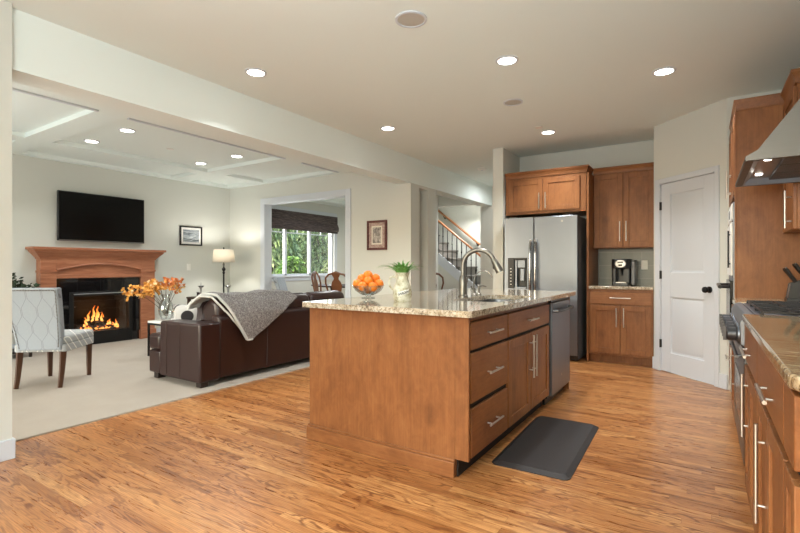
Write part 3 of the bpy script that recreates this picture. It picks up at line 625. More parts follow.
bx('badge', 'pewter', (.29, .31, -.0315, -.0295, .20, .22), t)
# island worktop with sink cutout
m = MB(); SX0, SX1, SY0, SY1 = -1.47, -1.10, 2.86, 3.62
plate_hole(m, rrect(-2.205, -1.0, 2.20, 4.53, .03), rrect(SX0, SX1, SY0, SY1, .09), .876, .91)
o = m.build('countertop', 'granite_speckled', bevel=.005); tag(o, 'large speckled granite island worktop with sink cutout', 'countertop')
m = MB()
rim = rrect(SX0-.012, SX1+.012, SY0-.012, SY1+.012, .09); top = rrect(SX0-.004, SX1+.004, SY0-.004, SY1+.004, .09); bot = rrect(SX0+.02, SX1-.02, SY0+.02, SY1-.02, .07)
m.grid([[(x, y, .8755) for x, y in rim+rim[:1]], [(x, y, .875) for x, y in top+top[:1]], [(x, y, .71) for x, y in bot+bot[:1]], [((x*.2+(SX0+SX1)*.4), (y*.2+(SY0+SY1)*.4), .70) for x, y in bot+bot[:1]]])
t = thing('kitchen_sink', 'stainless undermount sink set in the island worktop', 'sink', ((SX0+SX1)/2, (SY0+SY1)/2, .70))
m.build('basin', 'stainless', t, local=False); m = MB(); m.lathe([(.045, 0), (.045, .006), (.03, .003), (0, .003)], ((SX0+SX1)/2, (SY0+SY1)/2, .70), 20); m.build('drain', 'chrome', t, local=False)
# faucets
def arc(c, r, a0, a1, n, ax=(1, 0, 0)):
    ax = Vector(ax); return [Vector(c)+ax*(r*math.cos(R(a0+(a1-a0)*k/n)))+Vector((0, 0, r*math.sin(R(a0+(a1-a0)*k/n)))) for k in range(n+1)]
t = thing('kitchen_faucet', 'tall brushed nickel pull down faucet behind the sink', 'faucet', (-1.52, 3.20, .91))
m = MB(); m.lathe([(.038, 0), (.038, .012), (.031, .02), (.031, .12), (.026, .15), (.019, .165)], (0, 0, 0), 20); m.build('body', 'nickel', t)
ax = Vector((.97, .24, 0)).normalized()
p = [Vector((0, 0, .15)), Vector((0, 0, .24))]+arc(ax*.118+Vector((0, 0, .235)), .118, 178, 22, 16, ax)
m = MB(); m.tube(p, .0175, 12); m.build('spout', 'nickel', t)
e = p[-1]; dv = (p[-1]-p[-2]).normalized(); m = MB(); m.tube([e-dv*.005, e+dv*.015, e+dv*.06, e+dv*.10], [.018, .023, .028, .029], 14); sp = m.build('spray_head', 'nickel', t)
q = e+dv*.06+ax*-.024; m = MB(); m.ball(q, .010, 8, 6, (1, 1, 1.8)); m.build('spray_button', 'black_plastic', sp)
m = MB(); m.tube([(0, .02, .09), (0, .05, .095), (.0, .075, .12), (0, .082, .16)], [.011, .01, .008, .006], 10); m.build('lever', 'nickel', t)
t = thing('filter_faucet', 'small slim gooseneck faucet right of the tall one', 'faucet', (-1.53, 3.42, .91))
p = [Vector((0, 0, 0)), Vector((0, 0, .10)), Vector((.005, 0, .13))]+arc(ax*.075+Vector((0, 0, .125)), .07, 170, 15, 10, ax)
m = MB(); m.lathe([(.02, 0), (.02, .01), (.012, .02), (.011, .06)], (0, 0, 0), 16).tube(p, .0055, 8); m.build('spout', 'nickel', t)
m = MB(); m.tube([(0, -.008, .05), (0, -.03, .055), (0, -.05, .075)], .006, 8); m.build('lever', 'nickel', t)
t = thing('soap_dispenser', 'short soap pump on the island beside the slim faucet', 'soap dispenser', (-1.53, 3.52, .91))
m = MB(); m.lathe([(.02, 0), (.02, .01), (.01, .02), (.009, .06), (.014, .066), (.014, .076), (0, .08)], (0, 0, 0), 16).tube([(0, 0, .07), (.03, .005, .075), (.06, .012, .068)], .006, 8); m.build('pump', 'nickel', t)
# fruit bowl
bxy = (-2.06, 2.74)
t = thing('fruit_bowl', 'footed clear glass bowl filled with oranges', 'bowl', (*bxy, .91))
m = MB(); m.lathe([(.048, 0), (.05, .006), (.022, .010), (.018, .018), (.03, .024), (.062, .036), (.092, .058), (.112, .084), (.118, .094), (.113, .094), (.106, .084), (.088, .064), (.06, .043), (.03, .031), (0, .029)], (0, 0, 0), 32); m.build('glass_bowl', 'clear_glass', t)
m = MB()
for k in range(16):
    a = 2*math.pi*k/16; m.tube([(r*math.cos(a), r*math.sin(a), h) for r, h in ((.031, .022), (.063, .034), (.093, .056), (.113, .083))], .0028, 6)
m.build('cut_ribs', 'clear_glass', t)
def orange0():
    m = MB(); prof = [(.035*math.sin(math.pi*i/14), -.0335*math.cos(math.pi*i/14)+(.004 if i == 14 else 0)) for i in range(15)]
    o = MB(); o.lathe(prof, (0, 0, 0), 20); r_ = o.build('orange', 'orange_peel')
    n = MB(); n.lathe([(.004, .029), (.0035, .0305), (0, .031)], (0, 0, 0), 8); n.build('stem_end', 'orange_navel', r_); return r_
org = orange0(); op = []
cv = Vector((math.sin(R(33)), -math.cos(R(33)), 0))*-1   # away from lens is +Y-ish
place = [(0, .012, .066, 'deepest orange in the middle of the glass bowl'),
 (-.078, -.002, .104, 'orange at the left rim of the glass bowl'), (.078, .0, .103, 'orange at the right rim of the glass bowl'),
 (-.036, -.064, .088, 'front left orange low in the glass bowl'), (.037, -.066, .085, 'front right orange low in the glass bowl'),
 (-.040, .072, .100, 'back left orange hidden low in the bowl'), (.038, .073, .100, 'back right orange low in the bowl'),
 (.002, -.022, .124, 'front orange in the upper layer of the pile'), (.050, .046, .142, 'back right orange in the upper layer of the pile'), (-.050, .048, .140, 'back left orange in the upper layer of the pile'),
 (-.004, .034, .166, 'topmost orange of the pile in the bowl')]
ux = Vector((math.cos(R(33.06)), math.sin(R(33.06)), 0)); uy = Vector((-math.sin(R(33.06)), math.cos(R(33.06)), 0))
for i, (a, b, h, lab) in enumerate(place):
    o = org if i == 0 else copy_tree(org); v = Vector((*bxy, .91+h))+ux*a+uy*b; o.location = v
    o.rotation_euler = (random.uniform(-1, 1), random.uniform(-1, 1), random.uniform(0, 6)); tag(o, lab, 'orange', 'oranges in the glass bowl')
# pitcher with plant
t = thing('pitcher', 'weathered cream ceramic pitcher with a grassy plant on the island', 'pitcher', (-1.69, 2.626, .91))
prof = [(.055, 0), (.058, .006), (.063, .03), (.064, .065), (.056, .10), (.044, .128), (.039, .15), (.043, .175), (.05, .19), (.046, .19), (.038, .172), (.035, .15), (.04, .128), (.052, .1), (.058, .06), (.05, .012), (0, .01)]
m = MB(); m.lathe(prof, (0, 0, 0), 32); m.build('body', 'pitcher_glaze', t)
m = MB(); hl = -ux; m.tube([hl*r+Vector((0, 0, h)) for r, h in ((.042, .155), (.062, .165), (.082, .155), (.09, .13), (.084, .10), (.068, .08), (.055, .075))], .0075, 10); m.build('handle', 'pitcher_glaze', t)
m = MB(); m.X = Matrix.Rotation(R(33.06), 4, 'Z') @ Matrix.Rotation(R(-16), 4, 'Y')
def lab(w, h, z, r): return [[(r*math.sin((i/12-.5)*w/r), -r*math.cos((i/12-.5)*w/r), z+j*h) for j in (0, 1)] for i in range(13)]
m.X = Matrix.Rotation(R(33.06), 4, 'Z')
P = []
for i in range(13):
    s = (i/12-.5)*.082+.006; col = []
    for j in (-1, 1):
        z = .055+s*.28+j*.0145; rr = .0655-.0; a = s/.066; col.append((rr*math.sin(a), -rr*math.cos(a), z))
    P.append(col)
m.grid(P); m.build('tag', 'label_white', t, solid=.0012)
cu = bpy.data.curves.new('txt', 'FONT'); cu.body = 'GARDEN'; cu.size = .022; cu.align_x = 'CENTER'; cu.align_y = 'CENTER'; cu.extrude = .0003; cu.offset = .0007
to = bpy.data.objects.new('txt', cu); COL.objects.link(to); bpy.context.view_layer.update()
tm = bpy.data.meshes.new_from_object(to.evaluated_get(bpy.context.evaluated_depsgraph_get())); bpy.data.objects.remove(to)
for v in tm.vertices:
    s, hh, e = v.co.x*.82+.006, v.co.y, v.co.z; a = s/.066; rr = .0668+e
    v.co = Matrix.Rotation(R(33.06), 4, 'Z') @ Vector((rr*math.sin(a), -rr*math.cos(a), .055+s*.28+hh))
tm.name = 'lettering'; tm.materials.clear(); tm.materials.append(M['ink']); o = bpy.data.objects.new('lettering', tm); COL.objects.link(o); o.parent = t
def blade(m, base, az, lean, L, w, n=5):
    d = Vector((math.cos(az), math.sin(az), 0)); sd = Vector((-d.y, d.x, 0)); rows = []
    for k in range(n+1):
        s = k/n; p = Vector(base)+d*(lean*L*s**1.5)+Vector((0, 0, L*(s-.55*lean*s*s*s))); ww = w*(1-s)**.6*(0.6+.4*min(1, s*4))
        rows.append([p-sd*ww, p+Vector((0, 0, -ww*.3)), p+sd*ww])
    m.grid(rows)
m = MB()
for k in range(95):
    a = random.uniform(0, 6.28); r0 = random.uniform(0, .035); blade(m, (r0*math.cos(a), r0*math.sin(a), .17), a+random.uniform(-.4, .4), random.uniform(.4, 1.3), random.uniform(.08, .145), .0095)
m.build('leaves', 'leaf_green', t)

# anti-fatigue mat
m = MB(); rplate(m, -.205, .205, -.50, .50, 0, .004, .04)
P0, P1 = rrect(-.22, .22, -.5, .5, .04), rrect(-.19, .19, -.47, .47, .03)
m = MB(); m.grid([[(x, y, z) for x, y, z in r] for r in ([(x, y, 0) for x, y in P0+P0[:1]], [(x, y, .004) for x, y in P0+P0[:1]], [(x, y, .02) for x, y in P1+P1[:1]])])
m.face([m.v((x, y, .02)) for x, y in P1]); m.face([m.v((x, y, 0)) for x, y in P0])
o = m.build('kitchen_mat', 'mat_rubber'); o.location = (-.835, 3.06, .0005); o.rotation_euler = (0, 0, R(1.5)); tag(o, 'black cushioned kitchen mat on the floor beside the island', 'mat')

# ------------------------------------------------------------------ right hand run (front faces -x: local x -> -y)
rr = R(-90)
def rcab(name, label, y0, y1, xf=.18, z1=.875, depth=.595, cat='cabinet'):
    t = thing(name, label, cat, (xf, y1, 0), rr); w = y1-y0
    m = MB(); m.box(0, w, 0, depth, .1, z1).box(0, w, .05, depth, 0, .1); m.build('body', 'cabinet_wood', t, .001); return t, w
HOFF[0] = .022
# near cabinet: filler column then drawer over doors; local x = y1 - y
t, w = rcab('base_cabinet', 'wooden base cabinet with bar handles nearest the lens on the right', 1.30, 2.155)
ly = lambda y: 2.155-y
slab(t, .004, ly(1.47), .70, .862, handle=(ly(1.76), .762, .24)); slab(t, ly(1.462), w-.004, .70, .862)
shaker(t, .004, ly(1.85), .108, .668, handle=(ly(1.90), .47, .32)); shaker(t, ly(1.842), ly(1.47), .108, .668); shaker(t, ly(1.462), w-.004, .108, .668, fr=.045)
bx('gap_shade', 'dark_shade', (.002, w-.002, -.001, .0005, .105, .865), t)  # near-black sheet stands for the shade between drawers and doors
m = MB(); m.box(w, w+.018, .02, .58, .70, .862).box(w, w+.018, .02, .58, .108, .668); m.build('side_panel', 'cabinet_wood', t, .003)
t, w = rcab('base_cabinet', 'wooden base cabinet with bar handles just before the gas range', 2.156, 2.81)
ly = lambda y: 2.81-y
slab(t, .004, w-.004, .70, .862, handle=(ly(2.56), .762, .28)); shaker(t, .004, ly(2.54), .108, .668, handle=(ly(2.585), .52, .28)); shaker(t, ly(2.532), w-.004, .108, .668)
bx('gap_shade', 'dark_shade', (.002, w-.002, -.001, .0005, .105, .865), t)  # near-black sheet, painted shade in the gaps of these fronts
m = MB(); pts = [(.77, 2.813), (.15, 2.813)]+[(.15+.06-.06*math.cos(R(a)), 1.30-.045-.06*math.sin(R(a))+.06) for a in range(0, 91, 15)]+[(.77, 1.255)]
m.prism([(x, y, .876) for x, y in pts], (0, 0, .034)); o = m.build('countertop', 'granite_veined', bevel=.007); tag(o, 'long veined granite worktop along the right wall', 'countertop')
t, w = rcab('base_cabinet', 'narrow wooden base cabinet between the gas range and the oven tower', 3.742, 4.245, .185)
slab(t, .004, w-.004, .70, .862, handle=(w/2, .775, .2)); shaker(t, .004, w-.004, .108, .668, handle=(w-.04, .46, .29))
o = bx('countertop', 'granite_veined', (.165, .77, 3.742, 4.247, .876, .91), bevel=.006); tag(o, 'small granite worktop with knife block beyond the gas range', 'countertop')
HOFF[0] = .032
# gas range
t = thing('gas_range', 'stainless gas range with black grates and dark knobs', 'range', (.155, 3.278, 0), rr); w = .90
bx('body', 'stainless_vertical', (-.45, .45, .02, .61, .1, .885), t, .003)
bx('plinth', 'black_plastic', (-.44, .44, .06, .6, 0, .1), t)
m = MB(); m.prism([(-.45, .02, .74), (-.45, -.01, .76), (-.45, -.012, .87), (-.45, .01, .905), (-.45, .04, .91), (-.45, .06, .885), (-.45, .06, .74)], (.9, 0, 0)); cp = m.build('control_panel', 'stainless_vertical', t, .003)
m = MB(); m.box(-.45, .45, .05, .61, .885, .905); m.build('cooktop', 'stainless_vertical', t, .003)
od = bx('oven_door', 'stainless', (-.44, .44, .004, .03, .16, .73), t, .006)
bx('oven_window', 'screen', (-.28, .28, .002, .006, .3, .55), od)
m = MB(); m.cyl((-.4, -.022, .69), (.4, -.022, .69), .009, 12)
for s in (-.36, .36): m.cyl((s, .006, .69), (s, -.022, .69), .008, 10)
m.build('handle', 'stainless', od)
for k in range(6):
    x = -.375+k*.15; m = MB(); m.lathe([(.042, -.011), (.042, -.02), (.034, -.024), (.034, -.058), (.028, -.066), (0, -.066)], (x, 0, .80), 18, 'y').box(x-.007, x+.007, -.078, -.06, .767, .833); k_ = m.build('knob', 'knob_metal', t); m = MB(); m.lathe([(.047, -.010), (.047, -.018), (.041, -.020)], (x, 0, .80), 20, 'y'); m.build('bezel', 'stainless_vertical', k_)
for gx in (-.30, 0, .30):
    m = MB()
    for dx in (-.14, .14, 0): m.box(gx+dx-.0045, gx+dx+.0045, .07, .58, .916, .925)
    for yy in (.075, .2, .325, .45, .57): m.box(gx-.145, gx+.145, yy-.0045, yy+.0045, .916, .925)
    for dx in (-.14, .14):
        for yy in (.075, .57): m.box(gx+dx-.008, gx+dx+.008, yy-.008, yy+.008, .905, .918)
    m.build('grate', 'iron', t, .002)
    for yy in (.2, .45): m = MB(); m.lathe([(.05, 0), (.05, .008), (.034, .01), (.034, .016), (0, .017)], (gx, yy, .905), 20); m.build('burner', 'iron', t)
# range hood
t = thing('range_hood', 'large sloped stainless range hood above the gas range', 'range hood', (.47, 3.285, 1.655)); y0, y1 = 2.83, 3.74
m = MB(); prof = [(.165, 1.655), (.165, 1.675), (.213, 1.702), (.37, 1.92), (.46, 2.03), (.78, 2.03), (.78, 1.655)]
A = [m.v((x, y0, z)) for x, z in prof]; B = [m.v((x, y1, z)) for x, z in prof]; n = len(prof)
m.face(A); m.face(B[::-1])
for i in range(n-1): m.face([A[i], B[i], B[i+1], A[i+1]])
rim = [(.20, y0+.035), (.20, y1-.035), (.75, y1-.035), (.75, y0+.035)]; ou = [A[0], B[0], B[-1], A[-1]]; r0 = [m.v((x, y, 1.655)) for x, y in rim]
for k in range(4): m.face([ou[k], ou[(k+1) % 4], r0[(k+1) % 4], r0[k]])
m.build('canopy', 'hood_steel', t, local=False)
m = MB(); r0 = [m.v((x, y, 1.655)) for x, y in rim]; r1 = [m.v((x+(.035 if x < .5 else -.02), y+(.03 if y < 3 else -.03), 1.692)) for x, y in rim]
for k in range(4): m.face([r0[k], r0[(k+1) % 4], r1[(k+1) % 4], r1[k]])
m.face(r1); m.build('underside', 'pewter', t, local=False)  # metal paler than the canopy, painting in the light under the hood
for yy in (3.05, 3.52): m = MB(); m.lathe([(.018, -.002), (.016, -.005), (0, -.005)], (.27, yy, 1.692), 16); m.build('hood_bulb', 'lamp_glow', t, local=False)
bx('chimney', 'stainless_vertical', (.50, .78, 3.13, 3.44, 2.03, 2.7), t, .003, local=False)
for k in range(3):
    m = MB(); ya = y0+.08+k*.255
    for j in range(8): m.box(.33, .70, ya+j*.03, ya+j*.03+.018, 1.672, 1.69)
    m.build('baffle_filter', 'stainless', t, local=False)
# upper cabinet and tower
t = thing('upper_cabinet', 'wooden wall cabinet with bar handle between hood and oven tower', 'cabinet', (.48, 4.245, 1.375), rr)
bx('body', 'cabinet_wood', (0, .46, 0, .32, 0, .92), t, .002); shaker(t, .004, .456, .0, .89, handle=(.39, .13, .24)); crown(t, 0, .46, 0, .905, .985, right=True, depth=.3)
t = thing('oven_tower', 'tall wooden oven cabinet with a plain side panel beside the pantry door', 'cabinet', (.196, 5.02, 0), rr)
m = MB(); m.box(0, .77, 0, .58, .1, 2.30).box(0, .77, .06, .58, 0, .1); m.build('body', 'cabinet_wood', t, .002)
bx('face_edge', 'cabinet_wood', (.74, .771, -.012, 0, .1, 2.28), t, .002)
shaker(t, .01, .38, 1.66, 2.26, handle=(.34, 1.80, .22)); shaker(t, .386, .755, 1.66, 2.26, handle=(.425, 1.80, .22)); slab(t, .02, .75, .12, .5, handle=(.385, .4, .25)); crown(t, 0, .77, 0, 2.285, 2.365, right=True, left=False, depth=.55, out=.55)
t = thing('built_in_oven', 'stainless double wall oven built into the tall oven cabinet', 'oven', (.196, 5.02, .53), rr)
bx('frame', 'stainless', (.02, .74, -.022, 0, 0, 1.09), t, .002)
d = bx('oven_door', 'screen', (.03, .73, -.04, -.022, .02, .50), t, .003); m = MB(); m.cyl((.08, -.10, .455), (.69, -.10, .455), .014, 12)
for s in (.1, .67): m.cyl((s, -.04, .455), (s, -.10, .455), .012, 8)
m.build('handle', 'iron', d)
d = bx('microwave_door', 'white_plastic', (.03, .73, -.035, -.022, .54, .94), t, .003); m = MB(); m.cyl((.69, -.048, .60), (.69, -.048, .88), .006, 10)
for z in (.63, .85): m.cyl((.69, -.03, z), (.69, -.048, z), .005, 8)
m.build('handle', 'iron', d)
cp = bx('control_panel', 'white_plastic', (.03, .73, -.03, -.02, .96, 1.08), t, .002); bx('display', 'screen', (.3, .46, -.032, -.029, .99, 1.05), cp)
# knife block
t = thing('knife_block', 'slanted steel and black knife block on the small worktop', 'knife block', (.53, 3.97, .911), R(-90))
m = MB(); m.prism([(-.05, -.075, .022), (-.05, .08, .022), (-.05, .105, .17), (-.05, -.06, .115)], (.10, 0, 0)); m.build('block', 'pewter', t, .004)
bx('base', 'black_plastic', (-.056, .056, -.085, .09, 0, .022), t, .003)
for x in (-.056, .05): m = MB(); m.prism([(x, -.08, .022), (x, .085, .022), (x, .11, .178), (x, -.065, .12)], (.006, 0, 0)); m.build('side_panel', 'black_plastic', t, .001)
nv = Vector((0, -.52, .85)).normalized(); KL = Matrix.Translation((.53, 3.97, .911)) @ Matrix.Rotation(R(-90), 4, 'Z')
for r_ in range(3):
    for c_ in range(4):
        base = Vector((-.036+c_*.024, -.035+r_*.055, .128+r_*.018)); L = .105+.012*r_
        m = MB(); m.tube([base-nv*.02, base+nv*.02, base+nv*.05, base+nv*L*.9, base+nv*L], [.006, .009, .0085, .011, .008], 8)
        kn = m.build('knife', 'black_plastic', None); kn.matrix_basis = KL
        tag(kn, 'black handled knife standing in the slanted knife block', 'knife', 'knives in the knife block')
        m = MB(); m.tube([base+nv*(L-.004), base+nv*(L+.004)], .0082, 8); m.build('end_cap', 'chrome', kn)

# ------------------------------------------------------------------ ceiling fittings
def can0(label, loc, r=.085, group='recessed ceiling lights'):
    t = thing('recessed_light', label, 'ceiling light', loc, 0, group)
    m = MB(); m.lathe([(r, 0), (r, -.006), (r*.8, -.010), (r*.76, -.004), (r*.76, 0)], (0, 0, 0), 32); m.build('trim_ring', 'trim_white', t)
    m = MB(); m.lathe([(r*.77, -.0045), (r*.77, -.0055), (0, -.0055)], (0, 0, 0), 32); m.build('diffuser', 'lamp_glow', t); return t
klab = ['recessed kitchen ceiling light nearest the beam and lens', 'recessed ceiling light above the island faucet', 'recessed ceiling light nearest the pantry door', 'recessed ceiling light close to the beam, farther from the lens', 'recessed ceiling light in front of the refrigerator cabinet']
c0_ = None
for lab_, (x, y) in zip(klab, KLIGHTS):
    if c0_ is None: c0_ = can0(lab_, (x, y, CEIL))
    else: o = copy_tree(c0_); o.location = (x, y, CEIL); o['label'] = lab_
for lab_, (x, y) in zip(['recessed light in the coffered ceiling, near left of four', 'recessed light in the coffered ceiling, far left of four', 'recessed light in the coffered ceiling, near right of four', 'recessed light in the coffered ceiling, far right of four'], LLIGHTS):
    o = copy_tree(c0_); o.location = (x, y, 2.65); o['label'] = lab_; o['group'] = 'recessed lights in the coffered ceiling'
for lab_, x, y, r_ in (('round ceiling speaker at the top of the picture', -1.553, 2.513, .10), ('smaller round ceiling speaker over the island', -1.526, 4.309, .09)):
    t = thing('ceiling_speaker', lab_, 'speaker', (x, y, CEIL), 0, 'ceiling speakers')
    m = MB(); m.lathe([(r_, 0), (r_, -.008), (r_*.86, -.010), (r_*.85, -.004)], (0, 0, 0), 32); m.build('rim', 'trim_white', t)
    m = MB(); m.lathe([(r_*.86, -.004), (r_*.5, -.006), (0, -.006)], (0, 0, 0), 32); m.build('grille', 'speaker_grey', t)
t = thing('smoke_detector', 'small white smoke detector on the hall ceiling', 'smoke detector', (-2.96, 6.93, CEIL)); m = MB(); m.lathe([(.07, 0), (.07, -.02), (.055, -.035), (0, -.037)], (0, 0, 0), 24); m.build('housing', 'white_plastic', t); m = MB(); m.lathe([(.02, -.036), (.018, -.041), (0, -.041)], (0, 0, 0), 16); m.build('test_button', 'trim_white', t)
t = thing('sprinkler_cap', 'flat white sprinkler cap beside the light before the refrigerator', 'sprinkler', (-1.56, 5.25, CEIL)); m = MB(); m.lathe([(.04, 0), (.04, -.006), (0, -.008)], (0, 0, 0), 20); m.build('cap', 'white_plastic', t)
t = thing('sprinkler_cap', 'flat white sprinkler cap amid the coffered ceiling lights', 'sprinkler', (-5.76, 3.435, 2.65)); m = MB(); m.lathe([(.045, 0), (.045, -.006), (0, -.008)], (0, 0, 0), 20); m.build('cap', 'white_plastic', t)

# ------------------------------------------------------------------ fireplace wall
FX = XL
t = thing('fireplace_mantel', 'reddish brown wooden mantel with arched frieze around the fireplace', 'mantel', (FX, 3.37, .012))
ya, yb = 2.605, 4.145; xi = FX+.14
m = MB()
prof = [(0, 1.24), (.15, 1.24), (.155, 1.262), (.17, 1.275), (.19, 1.30), (.225, 1.335), (.235, 1.35), (.235, 1.362), (.26, 1.366), (.26, 1.40), (0, 1.40)]
def ring(p): d, z = p; return [(FX, ya-max(0, d-.14)), (FX+d, ya-max(0, d-.14)), (FX+d, yb+max(0, d-.14)), (FX, yb+max(0, d-.14))], z
rs = []
for p in prof[1:-1]: (q, z) = ring(p); rs.append([m.v((x, y, z)) for x, y in q])
for a, b in zip(rs, rs[1:]):
    for k in range(4): m.face([a[k], a[(k+1) % 4], b[(k+1) % 4], b[k]])
m.face(rs[0]); m.face(rs[-1]); m.build('mantel_shelf', 'mantel_wood', t, local=False)
for y0_, y1_ in ((ya, 2.79), (3.93, yb)):
    m = MB(); m.box(FX, xi, y0_, y1_, .012, 1.06).box(FX, xi+.018, y0_-.012, y1_+.012, .012, .15).box(FX, xi+.012, y0_-.008, y1_+.008, 1.055, 1.09); m.build('pilaster', 'mantel_wood', t, .003, local=False)
    m = MB(); m.box(FX, xi+.004, y0_, y1_, 1.09, 1.24); m.build('pilaster_cap', 'mantel_wood', t, .003, local=False)
bx('frieze', 'mantel_wood', (FX, xi-.03, 2.79, 3.93, .975, 1.24), t, local=False)
m = MB(); n = 24; lo = [(xi+.006, 2.79+(3.93-2.79)*k/n, 1.10+.085*math.sin(math.pi*k/n)) for k in range(n+1)]
m.prism(lo+[(xi+.006, 3.93, 1.24), (xi+.006, 2.79, 1.24)], (-.05, 0, 0)); m.build('arch_board', 'mantel_wood', t, local=False)
m = MB(); m.tube([(x+.004, y, z-.006) for x, y, z in lo], .013, 8); m.build('arch_moulding', 'mantel_wood', t, local=False)
bx('lower_moulding', 'mantel_wood', (xi-.03, xi-.005, 2.79, 3.93, .975, 1.03), t, .006, local=False)
t = thing('fireplace', 'black gas fireplace with burning logs behind glass', 'fireplace', (FX, 3.36, .012))
tx = FX+.10
m = MB(); m.box(FX+.06, tx, 2.792, 2.955, .014, .972).box(FX+.06, tx, 3.81, 3.928, .014, .972).box(FX+.06, tx, 2.955, 3.81, .78, .972); m.build('tile_surround', 'black_tile', t, local=False)
g0, g1, z0, z1 = 3.01, 3.76, .20, .715
m = MB(); m.box(FX+.05, tx+.012, 2.955, g0, .014, .78).box(FX+.05, tx+.012, g1, 3.81, .014, .78).box(FX+.05, tx+.012, g0, g1, z1, .745).box(FX+.05, tx+.004, g0, g1, .755, .78); m.box(FX+.05, tx+.012, g0, g1, .014, z0); m.build('metal_frame', 'black_metal', t, .004, local=False)
bx('louver', 'pewter', (tx, tx+.016, g0, g1, .742, .752), t, .002, local=False)
m = MB(); fb = FX-.32
m.box(fb, fb+.02, g0, g1, z0-.05, z1).box(fb, FX+.05, g0-.02, g0, z0-.05, z1).box(fb, FX+.05, g1, g1+.02, z0-.05, z1).box(fb, FX+.05, g0, g1, z1, z1+.02).box(fb, FX+.05, g0, g1, z0-.07, z0-.05); m.build('firebox', 'brick_soot', t, local=False)
bx('glass_front', 'fire_glass', (FX+.06, FX+.064, g0, g1, z0, z1), t, local=False)
P = []
for i in range(25):
    P.append([(fb+.03+.24*j/8, g0+.05+(g1-g0-.1)*i/24, z0-.04+.05*math.sin(math.pi*j/8)*math.sin(math.pi*i/24)+random.uniform(0, .012)) for j in range(9)])
m = MB(); m.grid(P); e = m.build('ember_bed', 'embers', t, local=False); e['kind'] = 'stuff'
def log(p, q, r_):
    p, q = Vector(p), Vector(q); n = 8; pts = []; ra = []
    for k in range(n+1): pts.append(p.lerp(q, k/n)+Vector((random.uniform(-.006, .006), 0, random.uniform(-.008, .008)))); ra.append(r_*random.uniform(.88, 1.12))
    m = MB(); m.tube(pts, ra, 10); m.build('log', 'log_bark', t, local=False)
log((fb+.10, 3.10, .245), (fb+.08, 3.66, .24), .045); log((fb+.22, 3.14, .225), (fb+.24, 3.62, .22), .040); log((fb+.1, 3.20, .33), (fb+.24, 3.48, .285), .03); log((fb+.24, 3.34, .29), (fb+.10, 3.60, .325), .032); log((fb+.15, 3.24, .365), (fb+.17, 3.55, .345), .024)
from mathutils import noise as mnoise
frg = random.Random(5)
FL = [(3.27, .20, .27, .13, .022), (3.31, .17, .29, .20, .026), (3.345, .20, .30, .16, .022), (3.375, .15, .31, .25, .028), (3.41, .19, .30, .20, .024), (3.44, .16, .31, .24, .026), (3.475, .2, .29, .17, .022), (3.51, .17, .29, .13, .022), (3.23, .22, .25, .07, .02),
      (3.55, .22, .25, .08, .022), (3.59, .21, .25, .10, .02), (3.63, .23, .23, .07, .02), (3.67, .22, .21, .13, .02), (3.70, .23, .20, .09, .015)]
FL += [(3.16+.05*k+frg.uniform(-.015, .015), .27, .205, frg.uniform(.03, .07), .026) for k in range(11)]
for n_, (y, x, z, h, w_) in enumerate(FL):
    m = MB(); vr = []
    for k in range(17):
        s = k/16; r_ = w_*max(0, (1-s)**.8*min(1, .45+s*3)); nz = mnoise.noise_vector(Vector((n_*3.1, s*3.2, 0)))
        cx, cy = .012*nz.x*s, .05*nz.y*s
        ring_ = []
        for q in range(11):
            an = 2*math.pi*(q % 10)/10; rr_ = r_*(1+.45*mnoise.noise(Vector((math.cos(an)*1.3+n_, math.sin(an)*1.3, s*5))))
            ring_.append((fb+x+cx+.5*rr_*math.cos(an), y+cy+rr_*math.sin(an), z+s*h))
        vr.append(ring_)
    m.grid(vr); m.build('flame', 'flame', t, local=False)
fl = bpy.data.lights.new('fire_glow', 'POINT'); fl.energy = 3.5; fl.color = (1, .45, .15); fl.shadow_soft_size = .08; fo = bpy.data.objects.new('fire_glow', fl); COL.objects.link(fo); fo.location = (fb+.24, 3.4, .48)
# television
t = thing('television', 'large black flat screen television on the wall above the mantel', 'television', (FX, 3.43, 1.85))
bx('wall_mount', 'black_metal', (FX, FX+.05, 3.2, 3.66, 1.7, 2.0), t, local=False)
tv = bx('housing', 'black_plastic', (FX+.045, FX+.09, 2.825, 4.005, 1.50, 2.19), t, .006, local=False)
bx('screen', 'screen', (FX+.0905, FX+.092, 2.837, 3.993, 1.518, 2.178), t, local=False)
bx('bezel_trim', 'pewter', (FX+.0905, FX+.0925, 2.835, 3.995, 1.505, 1.512), t, local=False)
def picture(label, c, w, h, axis, fmat, mmat, amat, fw=.025, mw=.05, inner=None):
    rz = {'x': R(90), 'y': 0}[axis]; t = thing('framed_picture', label, 'picture', c, rz)
    m = MB(); m.box(-w/2, w/2, -.025, 0, -h/2, -h/2+fw).box(-w/2, w/2, -.025, 0, h/2-fw, h/2).box(-w/2, -w/2+fw, -.025, 0, -h/2+fw, h/2-fw).box(w/2-fw, w/2, -.025, 0, -h/2+fw, h/2-fw); m.build('frame', fmat, t, .003)
    bx('mat_board', mmat, (-w/2+fw, w/2-fw, -.012, -.002, -h/2+fw, h/2-fw), t)
    a, b = w/2-fw-mw, h/2-fw-mw
    if inner: bx('inner_mat', inner, (-a-.022, a+.022, -.0135, -.0118, -b-.022, b+.022), t)
    bx('print', amat, (-a, a, -.015, -.013, -b, b), t); bx('glazing', 'window_glass', (-w/2+fw, w/2-fw, -.019, -.017, -h/2+fw, h/2-fw), t)
picture('black framed landscape print with white mat by the floor lamp', (FX, 4.86, 1.672), .42, .335, 'x', 'black_metal', 'plate', 'art_print', .024, .035)
picture('mahogany framed portrait print on the wall right of the opening', (-4.086, YB, 1.605), .36, .44, 'y', 'frame_mahogany', 'mat_mottled', 'art_sketch', .034, .07, 'linen')
